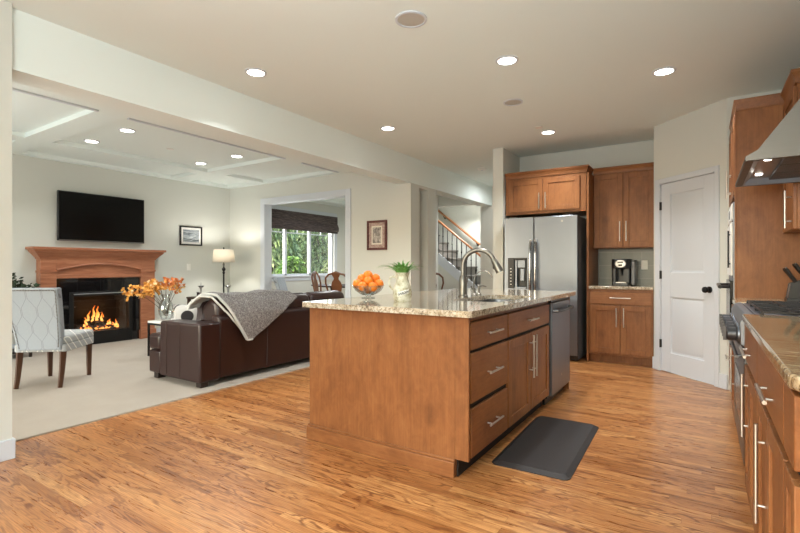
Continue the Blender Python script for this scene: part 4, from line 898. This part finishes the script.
# floor lamp
t = thing('floor_lamp', 'dark floor lamp with white drum shade in the room corner', 'lamp', (-6.97, 5.125, .012))
m = MB(); m.lathe([(.13, 0), (.13, .02), (.05, .04), (.02, .06)], (0, 0, 0), 24); m.build('base', 'black_metal', t)
m = MB(); m.lathe([(.014, .05), (.014, 1.0), (.02, 1.01), (.022, 1.03), (.014, 1.045), (.03, 1.07), (.032, 1.09), (.016, 1.11), (.012, 1.14), (.02, 1.16), (.008, 1.2), (.006, 1.44)], (0, 0, 0), 16); m.build('pole', 'black_metal', t)
m = MB(); m.lathe([(.012, 1.43), (.012, 1.45), (.004, 1.462), (0, 1.465)], (0, 0, 0), 12); m.build('finial', 'black_metal', t)
m = MB(); N = 32; m.grid([[(r_*math.cos(2*math.pi*k/N), r_*math.sin(2*math.pi*k/N), z) for r_, z in ((.185, 1.2), (.16, 1.42))] for k in range(N)], close_u=True); m.build('lamp_shade', 'shade_linen', t, solid=.003)
m = MB(); m.ball((0, 0, 1.30), .03, 12, 8); m.build('bulb', 'lamp_glow', t)
pl = bpy.data.lights.new('lamp_bulb', 'POINT'); pl.energy = 22; pl.color = (1, .96, .9); pl.shadow_soft_size = .035; po = bpy.data.objects.new('lamp_bulb', pl); COL.objects.link(po); po.location = (-6.97, 5.125, 1.37)

# ------------------------------------------------------------------ living room furniture
def parsons(name, label, loc, rz, group=None):
    """upholstered chair; local front +y"""
    t = thing(name, label, 'chair', loc, rz, group)
    for x in (-.185, .185):
        for back in (0, 1):
            m = MB(); n = 6; pts = []; ra = []
            for k in range(n+1):
                s = k/n; z = .33*s
                y = (-.245-.05*(1-s)**1.6) if back else .225+.0*(1-s); pts.append((x, y, z)); ra.append(.018+.008*s)
            m.tube(pts, [r_*1.25 for r_ in ra], 4); m.build('leg', 'dark_wood', t, .002)
    m = MB(); rplate(m, -.225, .225, -.27, .26, .33, .40, .03); m.build('seat_rail', 'lattice_seat', t, .008)
    m = MB(); rplate(m, -.225, .225, -.255, .265, .39, .475, .04); m.build('seat', 'lattice_seat', t, .025, seg=4)
    rows = []
    def yy(z): s = (z-.34)/.6; return -.245-.16*s**1.3
    m = MB(); nz = 10; half = lambda z: .185+.055*((z-.34)/.6)
    F, Bk = [], []
    for i in range(nz+1):
        z = .345+.59*i/nz; F.append([(u*half(z), yy(z)+.035-.02*(1-u*u)*0, z) for u in (-1, -.5, 0, .5, 1)]); Bk.append([(u*half(z), yy(z)-.035, z) for u in (-1, -.5, 0, .5, 1)])
    loop = [f+b[::-1]+[f[0]] for f, b in zip(F, Bk)]
    V = [[m.v(p) for p in L[:-1]] for L in loop]; n = len(V[0])
    for i in range(nz):
        for k in range(n): m.face([V[i][k], V[i][(k+1) % n], V[i+1][(k+1) % n], V[i+1][k]])
    m.face(V[0][::-1]); m.face(V[-1]); b = m.build('backrest', 'lattice_fabric', t, .012, seg=3)
    m = MB()
    pth = [(-half(z)+.022, yy(z)-.037, z) for z in [.37+.535*i/20 for i in range(21)]]+[(-.2+.4*i/16, yy(.915)-.037, .912) for i in range(17)]+[(half(z)-.022, yy(z)-.037, z) for z in [.905-.535*i/20 for i in range(21)]]
    for i in range(len(pth)-1):
        p, q = Vector(pth[i]), Vector(pth[i+1])
        for s in (0, .5): c = p.lerp(q, s); m.lathe([(.0055, 0), (.0045, -.0025), (0, -.0035)], tuple(c), 6, 'y')
    m.build('nailhead_trim', 'stud', b); return t
pc = parsons('upholstered_chair', 'pale blue lattice patterned armless chair on the carpet facing the fireplace', (-5.365, 2.03, .012), R(41))
o = copy_tree(pc); o.location = (-6.24, 6.22, 0); o.rotation_euler = (0, 0, R(-60)); o['label'] = 'pale upholstered dining chair seen above the throw blanket'
# sofa (long axis y, faces -x)
SY0_, SY1_ = 2.60, 4.98
t = thing('sofa', 'brown leather sofa with its back to the kitchen', 'sofa', (-4.33, (SY0_+SY1_)/2, .012))
def soft(name, b, parent, bev=.03, sub=0): return MB().box(*b).build(name, 'leather', parent, bev, False, seg=4)
soft('frame', (-4.55, -3.90, SY0_+.2, SY1_-.2, .08, .36), t, .02)
m = MB(); m.prism([(-4.03, SY0_+.21, .20), (-3.90, SY0_+.21, .06), (-3.885, SY0_+.21, .64), (-3.92, SY0_+.21, .67), (-4.01, SY0_+.21, .67)], (0, SY1_-SY0_-.42, 0)); m.build('back_frame', 'leather', t, .02, False, seg=3)
for a, b in ((SY0_, SY0_+.22), (SY1_-.22, SY1_)):
    m = MB(); m.prism([(-4.55, a, .06), (-3.88, a, .06), (-3.88, a, .61), (-4.54, a, .60)], (0, b-a, 0)); ar = m.build('arm', 'leather', t, .022, False, seg=4)
    m = MB(); ypp = a-.001 if a == SY0_ else b+.001
    for x in (-4.42, -4.2): m.tube([(x, ypp, .09), (x, ypp, .595)], .0035, 6)
    m.build('seam', 'leather', ar, local=False)
cw = (SY1_-SY0_-.44)/3
for k in range(3):
    a = SY0_+.22+cw*k; m = MB(); p = [(-4.56, a+.004), (-4.01, a+.004), (-4.01, a+cw-.004), (-4.56, a+cw-.004)]
    if k == 0: p = [(-4.77, SY0_+.01), (-4.56, SY0_+.01)]+[(-4.56, a+.004), (-4.01, a+.004), (-4.01, a+cw-.004), (-4.77, a+cw-.004)]
    elif k == 2: p = [(-4.77, a+.004), (-4.01, a+.004), (-4.01, a+cw-.004), (-4.56, a+cw-.004), (-4.56, SY1_-.01), (-4.77, SY1_-.01)]
    else: p = [(-4.77, a+.004), (-4.01, a+.004), (-4.01, a+cw-.004), (-4.77, a+cw-.004)]
    m.prism([(x, y, .30) for x, y in p], (0, 0, .16)); m.build('seat_cushion', 'leather', t, .035, False, seg=4)
    m = MB(); m.prism([(-4.23, a+.006, .45), (-4.02, a+.006, .45), (-3.93, a+.006, .68), (-3.95, a+.006, .80), (-4.08, a+.006, .84), (-4.20, a+.006, .74)], (0, cw-.012, 0)); m.build('back_cushion', 'leather', t, .05, False, seg=4)
soft('front_rail', (-4.76, -4.555, SY0_+.01, SY1_-.01, .07, .295), t, .02)
m = MB(); 
for y in (SY0_+.225, 3.40, 4.16): m = MB(); m.tube([(-3.897, y, .1), (-3.888, y, .40), (-3.881, y, .63)], .005, 6); m.build('back_seam', 'leather', t, local=False)
for x in (-4.66, -3.95):
    for y in (SY0_+.07, SY1_-.07): m = MB(); m.prism([(x-.03, y-.03, .012), (x+.03, y-.03, .012), (x+.03, y+.03, .012), (x-.03, y+.03, .012)], (0, 0, .02)); m = MB(); m.prism([(x-.038, y-.038, .012), (x+.038, y-.038, .012), (x+.038, y+.038, .012), (x-.038, y+.038, .012)], (0, 0, .075)); m.build('foot', 'espresso', t, local=False)
# throw blanket: runs over the back cushions then hangs as a triangle over the rear face
def surf(y, s):   # s 0..1: front seat side -> over top -> down the back face
    pts = [(-4.25, .66), (-4.21, .77), (-4.10, .85), (-3.97, .84), (-3.905, .76), (-3.866, .68), (-3.857, .58), (-3.857, .48), (-3.857, .41)]
    L = [0]
    for a, b in zip(pts, pts[1:]): L.append(L[-1]+math.hypot(b[0]-a[0], b[1]-a[1]))
    d = s*L[-1]
    for i in range(len(pts)-1):
        if d <= L[i+1]+1e-9: k = (d-L[i])/(L[i+1]-L[i]); return (pts[i][0]+(pts[i+1][0]-pts[i][0])*k, y, pts[i][1]+(pts[i+1][1]-pts[i][1])*k)
    return (pts[-1][0], y, pts[-1][1])
def throw_pt(s, q, lift=0.0, grow=0.0):
    if s < .5: yl, yr = 2.70+.17*(s/.5), 3.45+.40*(s/.5)
    else: k = (s-.5)/.5; yl, yr = 2.87+.22*k, 3.85-.70*k
    yl -= grow; y = yl+(yr-yl)*q
    x, y, z = surf(y, .08+.92*s)
    rip = .010*math.sin(9*y+5*s)+.006*math.sin(23*y-7*s)
    n = Vector((-.7 if s < .25 else (0 if s < .5 else 1), 0, .7 if s < .62 else 0)); n.normalize()
    return Vector((x, y, z))+n*(lift+rip*.8+.006)
NI, NJ = 44, 30
t = thing('throw_blanket', 'grey fleece throw with pale lining draped over the sofa back', 'blanket', (-4.05, 3.2, .84))
m = MB(); m.grid([[throw_pt(i/NI, j/NJ, .016) for j in range(NJ+1)] for i in range(NI+1)]); m.build('fleece', 'throw_fleece', t, local=False, solid=.014)
m = MB(); m.grid([[throw_pt(i/NI, j/NJ, .002) for j in range(NJ+1)] for i in range(NI+1)]); m.build('sherpa_lining', 'throw_sherpa', t, local=False, solid=.012)
hem = [throw_pt(i/40, 0, .014) for i in range(41)]+[throw_pt(1, j/8, .014) for j in range(1, 9)]
m = MB(); m.tube(hem, .013, 8); m.build('sherpa_edge', 'throw_sherpa', t, local=False)
m = MB(); m.tube([throw_pt(i/40, 0, -.004, .05*math.sin(math.pi*min(1, i/34))) for i in range(41)], .010, 8); m.build('folded_hem', 'throw_sherpa', t, local=False)
def pillow(label, c, size, rot, mat, th=.13):
    m = MB(); n = 10; top, bot = [], []
    for i in range(n+1):
        for sgn, acc in ((1, top), (-1, bot)):
            row = []
            for j in range(n+1):
                a, b = i/n*2-1, j/n*2-1; h = th/2*((1-a**4)*(1-b**4))**.6; pin = 1-.06*(1-abs(a)**2)*0-.05*(a*a*(1-b*b)+b*b*(1-a*a)); row.append((a*size/2*(1-.07*(1-b*b)*abs(a)), b*size/2*(1-.07*(1-a*a)*abs(b)), sgn*h))
            acc.append(row)
    m.grid(top); m.grid(bot); bmesh.ops.remove_doubles(m.bm, verts=m.bm.verts, dist=.0005)
    t = thing('throw_pillow', label, 'pillow', c); t.rotation_euler = rot; m.build('cushion', mat, t); return t
pillow('white throw pillow with black ring pattern beside the sofa arm', (-4.58, 2.93, .60), .30, (R(72), 0, R(50)), 'pillow_rings')
pillow('brown leather pillow tucked under the throw blanket on the sofa', (-4.20, 2.98, .70), .36, (R(62), R(8), R(68)), 'leather', .16)
# side table with vase
t = thing('side_table', 'small square side table with black metal legs before the fireplace', 'table', (-5.69, 3.455, .012))
bx('table_top', 'plate', (-.2, .2, -.24, .24, .42, .445), t, .003)
for x in (-.19, .19):
    for y in (-.23, .23): bx('leg', 'black_metal', (x-.011, x+.011, y-.011, y+.011, 0, .42), t)
m = MB(); 
for x in (-.19, .19): m.box(x-.011, x+.011, -.22, .22, .398, .42)
for y in (-.23, .23): m.box(-.18, .18, y-.011, y+.011, .398, .42)
m.build('apron', 'black_metal', t)
vx = Vector((-5.765, 3.385, .458))
t = thing('glass_vase', 'clear glass vase with orange blossom branches on the side table', 'vase', vx)
m = MB(); m.lathe([(.05, 0), (.06, .01), (.085, .07), (.09, .14), (.075, .21), (.045, .26), (.038, .29), (.05, .33), (.046, .33), (.034, .29), (.041, .26), (.07, .21), (.084, .14), (.079, .07), (.05, .015), (0, .012)], (0, 0, 0), 28); m.build('glass', 'clear_glass', t)
random.seed(21)
bl = {'blossom': MB(), 'blossom_deep': MB(), 'blossom_pale': MB()}
def petal(m, c, sz):
    d = Vector((random.gauss(0, 1), random.gauss(0, 1), random.gauss(0, 1))).normalized(); a = d.orthogonal().normalized(); b = d.cross(a); w_ = sz*.45
    P = [c, c+a*w_+d*sz*.4+b*sz*.1, c+d*sz, c-a*w_+d*sz*.4+b*sz*.1]; vs = [m.v(p) for p in P]; m.face(vs)
brs = [(-.50, .42, 22), (-.44, .47, 24), (-.36, .50, 26), (-.30, .44, 24), (-.20, .50, 24), (-.12, .47, 12), (.06, .53, 16), (.12, .50, 18), (.17, .47, 12), (.23, .44, 6), (-.55, .36, 10), (-.25, .40, 18)]
for k, (dx, hz, nb) in enumerate(brs):
    dep = random.uniform(-.14, .14); pts = []
    for i in range(9):
        s = i/8; pts.append(ux*(dx*s**1.3+.02*math.sin(k))+uy*(dep*s)+Vector((0, 0, .05+(hz-.05)*math.sin(s*math.pi*.5)**.9+.02*math.sin(s*7+k)*s - (.45*max(0, s-.6)*(-dx if dx < 0 else .1)))))
    m = MB(); m.tube(pts, [.0045*(1-.6*i/8) for i in range(9)], 6); m.build('branch', 'stem', t)
    for j in range(nb):
        s = random.uniform(.52, 1.0); i = min(7, int(s*8)); c = pts[i].lerp(pts[i+1], s*8-i)+Vector((random.gauss(0, .022), random.gauss(0, .022), random.gauss(0, .025)))
        key = 'blossom_deep' if (dx > 0 and random.random() < .7) else ('blossom_pale' if random.random() < .12 else 'blossom')
        for q in range(5): petal(bl[key], c, random.uniform(.025, .042))
for k, m in bl.items(): m.build('blossoms', k, t)
# small ornaments behind the sofa (candle holders on a console seen over the sofa)
t = thing('console_table', 'low table behind the sofa holding small silver ornaments', 'table', (-6.6, 4.65, .012))
bx('table_top', 'espresso', (-.25, .25, -.3, .3, .62, .65), t, .004)
for x in (-.22, .22):
    for y in (-.27, .27): bx('leg', 'espresso', (x-.02, x+.02, y-.02, y+.02, 0, .62), t)
for lab_, loc, s in (('left silver candle holder seen over the sofa', (-6.72, 4.52, .662), 1.0), ('right silver candle holder seen over the sofa', (-6.55, 4.9, .662), .95)):
    t = thing('candle_holder', lab_, 'candle holder', loc, 0, 'silver candle holders')
    m = MB(); m.lathe([(.05*s, 0), (.05*s, .01), (.015, .03), (.01, .12*s), (.028, .15*s), (.03, .17*s), (.008, .18*s), (.006, .22*s), (0, .225*s)], (0, 0, 0), 16); m.build('stand', 'pewter', t)
    m = MB(); m.lathe([(.03, .15*s), (.05, .165*s), (.052, .172*s), (.03, .158*s)], (0, 0, 0), 16); m.build('drip_pan', 'chrome', t)
# plant stand at the left edge
t = thing('plant_stand', 'dark open shelf stand behind the patterned chair', 'stand', (-7.22, 2.20, .012))
for z in (.06, .32, .56): bx('shelf', 'espresso', (-.16, .16, -.2, .2, z, z+.025), t, .002)
for x in (-.15, .15):
    for y in (-.19, .19): bx('post', 'espresso', (x-.014, x+.014, y-.014, y+.014, 0, .585), t)
t = thing('potted_plant', 'bushy dark green plant in a pot on the dark stand', 'plant', (-7.2, 2.24, .598))
m = MB(); m.lathe([(.07, 0), (.09, .13), (.095, .14), (.085, .14), (.08, .12), (0, .11)], (0, 0, 0), 20); m.build('pot', 'grey_plastic', t)
m = MB(); st = MB()
for k in range(40):
    a = random.uniform(0, 6.28); l = random.uniform(.14, .36); el = random.uniform(.3, 1.45); d = Vector((math.cos(a)*math.cos(el), math.sin(a)*math.cos(el), math.sin(el)))
    st.tube([(0, 0, .1), tuple(d*l*.5+Vector((0, 0, .12))), tuple(d*l+Vector((0, 0, .13)))], .002, 5)
    for j in range(20):
        c = d*l*random.uniform(.3, 1.05)+Vector((random.gauss(0, .02), random.gauss(0, .02), .13+random.gauss(0, .02))); dd = Vector((random.gauss(0, 1), random.gauss(0, 1), random.gauss(0, .7))).normalized(); s_ = dd.orthogonal().normalized(); L = random.uniform(.035, .065)
        vs = [m.v(p) for p in (c, c+dd*L*.5+s_*L*.3, c+dd*L, c+dd*L*.5-s_*L*.3)]; m.face(vs)
m.build('leaves', 'leaf_dark', t); st.build('stems', 'stem', t)

# ------------------------------------------------------------------ dining room
t = thing('roman_blind', 'dark brown fabric roman blind folded above the dining window', 'blind', (XL, 7.6, 2.3)); y0, y1 = W0-.02, W1+.06
m = MB(); m.prism([(XL+.022, y0, 2.33), (XL+.07, y0, 2.33), (XL+.072, y0, 2.16), (XL+.06, y0, 2.13), (XL+.022, y0, 2.13)], (0, y1-y0, 0)); m.build('upper_fold', 'blind_fabric', t, .004, False)
m = MB(); m.prism([(XL+.024, y0, 2.16), (XL+.075, y0, 2.15), (XL+.115, y0, 2.06), (XL+.11, y0, 1.985), (XL+.085, y0, 1.965), (XL+.03, y0, 1.985)], (0, y1-y0-.0, 0)); m.build('lower_fold', 'blind_fabric', t, .006, False)
m = MB(); m.prism([(XL+.03, y0+.01, 2.0), (XL+.09, y0+.01, 1.99), (XL+.085, y0+.01, 1.93), (XL+.04, y0+.01, 1.93)], (0, y1-y0-.02, 0)); m.build('bottom_fold', 'blind_fabric', t, .006, False)
t = thing('dining_table', 'dark polished dining table beyond the cased opening', 'table', (-6.15, 7.62, 0))
m = MB(); m.lathe([(.0, .72), (1.0, .72), (1.03, .735), (1.03, .75), (0, .752)], (0, 0, 0), 48, sy=.55); m.build('table_top', 'espresso', t)
for x in (-.5, .5):
    m = MB(); m.lathe([(.09, .05), (.06, .12), (.05, .3), (.09, .42), (.05, .55), (.08, .72)], (x, 0, 0), 20); 
    for k in range(3):
        a = R(120*k+30); m.tube([(x, 0, .15), (x+.16*math.cos(a), .16*math.sin(a), .11), (x+.3*math.cos(a), .3*math.sin(a), .02)], [.035, .03, .02], 8)
    m.build('pedestal', 'espresso', t)
for i, (x, y, lab_) in enumerate(((-5.62, 7.2, 'white plate on the dining table before the nearer carved chair'), (-6.2, 7.15, 'white plate on the dining table before the farther carved chair'))):
    m = MB(); m.lathe([(.07, 0), (.075, .006), (.13, .018), (.132, .022), (.075, .012), (0, .01)], (0, 0, 0), 28); o = m.build('dinner_plate', 'plate'); o.location = (x, y, .752); tag(o, lab_, 'plate', 'plates on the dining table')
def carved(label, loc, rz, group='carved wooden dining chairs'):
    t = thing('dining_chair', label, 'chair', loc, rz, group)
    m = MB(); rplate(m, -.24, .24, -.21, .23, .40, .45, .05); m.build('seat_frame', 'chair_wood', t, .006)
    m = MB(); rplate(m, -.215, .215, -.18, .21, .445, .49, .05); m.build('seat', 'linen', t, .02, seg=3)
    for s in (-1, 1):
        m = MB(); m.tube([(s*.20, .2, 0), (s*.215, .225, .04), (s*.19, .19, .15), (s*.205, .2, .30), (s*.2, .18, .42)], [.025, .018, .017, .027, .03], 10); m.build('leg', 'chair_wood', t)
        m = MB(); m.tube([(s*.19, -.27, 0), (s*.185, -.22, .2), (s*.185, -.19, .42)], [.017, .019, .022], 8); m.build('leg', 'chair_wood', t)
    m = MB(); L = [(-.18, -.19, .43), (-.17, -.20, .56), (-.19, -.22, .70), (-.225, -.24, .84), (-.215, -.26, .94), (-.15, -.27, 1.0), (-.06, -.275, 1.02), (0, -.275, 1.035)]
    m.tube(L+[(-x, y, z) for x, y, z in L[-2::-1]], [.019, .017, .016, .016, .017, .019, .022, .025, .022, .019, .017, .016, .016, .017, .019], 10); m.build('back_frame', 'chair_wood', t)
    prof = [(.055, .45), (.045, .50), (.04, .55), (.055, .62), (.09, .72), (.105, .80), (.085, .87), (.05, .91), (.045, .94), (.07, .98), (.085, 1.02)]
    f = lambda z: -.195-.09*((z-.45)/.57)
    m = MB(); V = []
    for w_, z in prof: V.append([m.v(p) for p in ((-w_, f(z)-.009, z), (w_, f(z)-.009, z), (w_, f(z)+.009, z), (-w_, f(z)+.009, z))])
    for a, b in zip(V, V[1:]):
        for k in range(4): m.face([a[k], a[(k+1) % 4], b[(k+1) % 4], b[k]])
    m.face(V[0]); m.face(V[-1]); m.build('splat', 'chair_wood', t, .003); return t
cc = carved('carved wooden dining chair with vase splat, right of the two', (-5.46, 6.52, 0), R(12))
o = copy_tree(cc); o.location = (-6.02, 6.75, 0); o.rotation_euler = (0, 0, R(-28)); o['label'] = 'carved wooden dining chair with vase splat, left of the two'
o = copy_tree(cc); o.location = (-4.27, 7.62, 0); o.rotation_euler = (0, 0, R(28)); o['label'] = 'dark carved chair back peeking out behind the pier under the stairs'

# ------------------------------------------------------------------ staircase
t = thing('staircase', 'staircase with grey carpeted steps, black balusters and wooden rail', 'stairs', (-4.4, 9.0, 0))
sl = .786; rise = .19; run = rise/sl
zn = lambda x: 1.36-sl*(x+4.9)     # nosing line
x_ = -4.9+(1.36)/sl; k = 0
steps = []
while True:
    z = rise*(k+1); xf = x_-run*k
    if z > 2.2: break
    steps.append((xf, z)); k += 1
for xf, z in steps: m = MB(); m.box(xf-run-.02, xf+.02, 9.02, 9.95, z-.035, z).box(xf-.02, xf, 9.02, 9.95, z-rise, z-.03); m.build('step', 'carpet_grey', t, .006, False)
xa, xb = steps[0][0], steps[-1][0]-run
m = MB(); m.prism([(xa+.02, 9.0, 0), (xa+.02, 9.0, zn(xa)+.10), (xb, 9.0, zn(xb)+.10), (xb, 9.0, zn(xb)-.14), (xa-.16, 9.0, 0)], (0, .03, 0)); m.build('stringer', 'trim_white', t, .003, False)
m = MB(); m.prism([(xa-.16, 9.01, 0), (xb, 9.01, zn(xb)-.14), (xb, 9.01, 0)], (0, .05, 0)); m.build('under_stair_wall', 'wall_paint', t, 0, False)
rz_ = lambda x: 2.154-sl*(x+4.9)
m = MB(); m.X = Matrix.Identity(4); pr = [(-.03, -.02), (.03, -.02), (.035, .0), (.025, .025), (-.025, .025), (-.035, .0)]
x0_, x1_ = -5.5, -3.45; m.prism([(x0_, 9.015+a, rz_(x0_)+b) for a, b in pr], (x1_-x0_, 0, rz_(x1_)-rz_(x0_))); m.build('handrail', 'rail_wood', t, .004, False)
x = -5.42; i = 0
while x < -3.5:
    m = MB(); m.box(x-.0075, x+.0075, 9.0075, 9.0225, zn(x)+.06, rz_(x)-.015); zk = zn(x)+(.42 if i % 2 else .54)
    m.ball((x, 9.015, zk), .016, 8, 6, (1, 1, 1.5)).box(x-.014, x+.014, 9.001, 9.029, zn(x)+.06, zn(x)+.115); m.build('baluster', 'iron', t, 0, False); x += .1105; i += 1
t = thing('mounted_handrail', 'wooden handrail fixed to the wall behind the stair balusters', 'handrail', (-4.4, 9.9, 1.7)); zr = lambda x: 2.54-sl*(x+5.42)
m = MB(); xa_, xb_ = -5.55, -4.27; m.tube([(xa_, 9.88, zr(xa_)), (xb_, 9.88, zr(xb_))], .024, 10); m.build('rail', 'rail_wood', t, 0, False)
for x in (-5.2, -4.36): m = MB(); m.tube([(x, 9.88, zr(x)-.02), (x, 9.9, zr(x)-.06), (x, 9.97, zr(x)-.07)], .009, 8).lathe([(.028, 0), (.028, -.008)], (x, 9.97, zr(x)-.07), 14, 'y'); m.build('bracket', 'iron', t, 0, False)

# ------------------------------------------------------------------ garden beyond the dining window
struct(bx('ground', 'lawn', (-22, -7.9, -4, 22, -.5, -.4)), 'lawn outside the dining window', 'ground')
def leafmat(name, a, b):
    t = NT(name); nz = t.noise(t.mapping((1, 1, 1)), 3, 3); oi = t.ramp(t.noise(t.mapping((1, 1, 1)), 9, 3), [(.4, (0, 0, 0, 1)), (.62, (1, 1, 1, 1))]); t.set(Base_Color=t.mix(oi, a, b), Roughness=.6); tr = t.n('BsdfTranslucent'); t.l(t.b.inputs['Base Color'].links[0].from_socket, tr.inputs[0]); mx = t.n('MixShader'); mx.inputs[0].default_value = .3; t.l(t.b.outputs[0], mx.inputs[1]); t.l(tr.outputs[0], mx.inputs[2]); t.l(mx.outputs[0], t.out.inputs[0]); M[name] = t.m
leafmat('foliage_cedar', S(60, 84, 44), S(150, 172, 112)); leafmat('foliage_fern', S(56, 96, 34), S(128, 168, 74)); leafmat('foliage_deep', S(30, 46, 26), S(84, 108, 62))
def tree(name, label, loc, h, r_, n, mat, L, seed, droop=1.0, low=.05):
    rg = random.Random(seed); t = thing(name, label, 'tree', loc, 0, None)
    m = MB(); m.tube([(0, 0, 0), (.05, .03, h*.5), (0, 0, h*.95)], [.14, .09, .03], 8); m.build('trunk', 'bark', t)
    m = MB()
    for k in range(n):
        s = rg.random(); z = h*(low+(1-low)*s); R_ = r_*(1-s)**.6*math.sqrt(rg.random()); a = rg.uniform(0, 6.28); c = Vector((R_*math.cos(a), R_*math.sin(a), z))
        d = Vector((math.cos(a)+rg.gauss(0, .4), math.sin(a)+rg.gauss(0, .4), -droop*rg.uniform(.6, 2.2)+.2)).normalized(); sd = d.orthogonal().normalized()
        sd.rotate(Matrix.Rotation(rg.uniform(0, 6.28), 3, d)); l = L*rg.uniform(.5, 1.3); w_ = l*.16
        vs = [m.v(p) for p in (c, c+d*l*.4+sd*w_, c+d*l+Vector((0, 0, -.1*l)), c+d*l*.4-sd*w_)]; m.face(vs)
    m.build('foliage', mat, t)
tree('conifer', 'drooping dark conifer outside the left window pane', (-10.4, 9.2, -.4), 5.5, 1.0, 4600, 'foliage_cedar', .26, 1, 1.6)
tree('conifer', 'drooping conifer outside the right window pane', (-10.6, 11.4, -.4), 5.6, 1.1, 5000, 'foliage_cedar', .28, 3, 1.8)
tree('conifer', 'tall dark conifer behind the middle window pane', (-12.8, 12.5, -.4), 6.5, 1.2, 5600, 'foliage_deep', .32, 2, 1.6)
tree('conifer', 'dark conifer deepest in the garden behind the other trees', (-15.5, 14.6, -.4), 7.0, 1.9, 6000, 'foliage_deep', .42, 4, 1.2)
tree('garden_shrub', 'bright green fern like shrub low outside the middle pane', (-8.9, 8.6, -.4), 1.8, .6, 2000, 'foliage_fern', .22, 6, .3)
tree('garden_shrub', 'pale green shrub low outside the right pane', (-8.8, 10.1, -.4), 1.8, .6, 1800, 'foliage_cedar', .22, 8, .2)
t = thing('hedge', 'tall dark hedge closing the garden behind the conifers', 'hedge', (-19.3, 16, -.4)); rg = random.Random(11); m = MB()
for k in range(9000):
    c = Vector((rg.uniform(-.8, .8), rg.uniform(-7, 7), rg.uniform(0, 5.6))); d = Vector((rg.gauss(.6, .5), rg.gauss(0, .7), rg.uniform(-1, .3))).normalized(); sd = d.orthogonal().normalized(); l = rg.uniform(.25, .5)
    m.face([m.v(p) for p in (c, c+d*l*.4+sd*l*.2, c+d*l, c+d*l*.4-sd*l*.2)])
m.build('foliage', 'foliage_deep', t); m = MB()
for k in range(7): m.tube([(0, -6+2*k, 0), (.05, -6+2*k, 5)], .05, 6)
m.build('stems', 'bark', t)
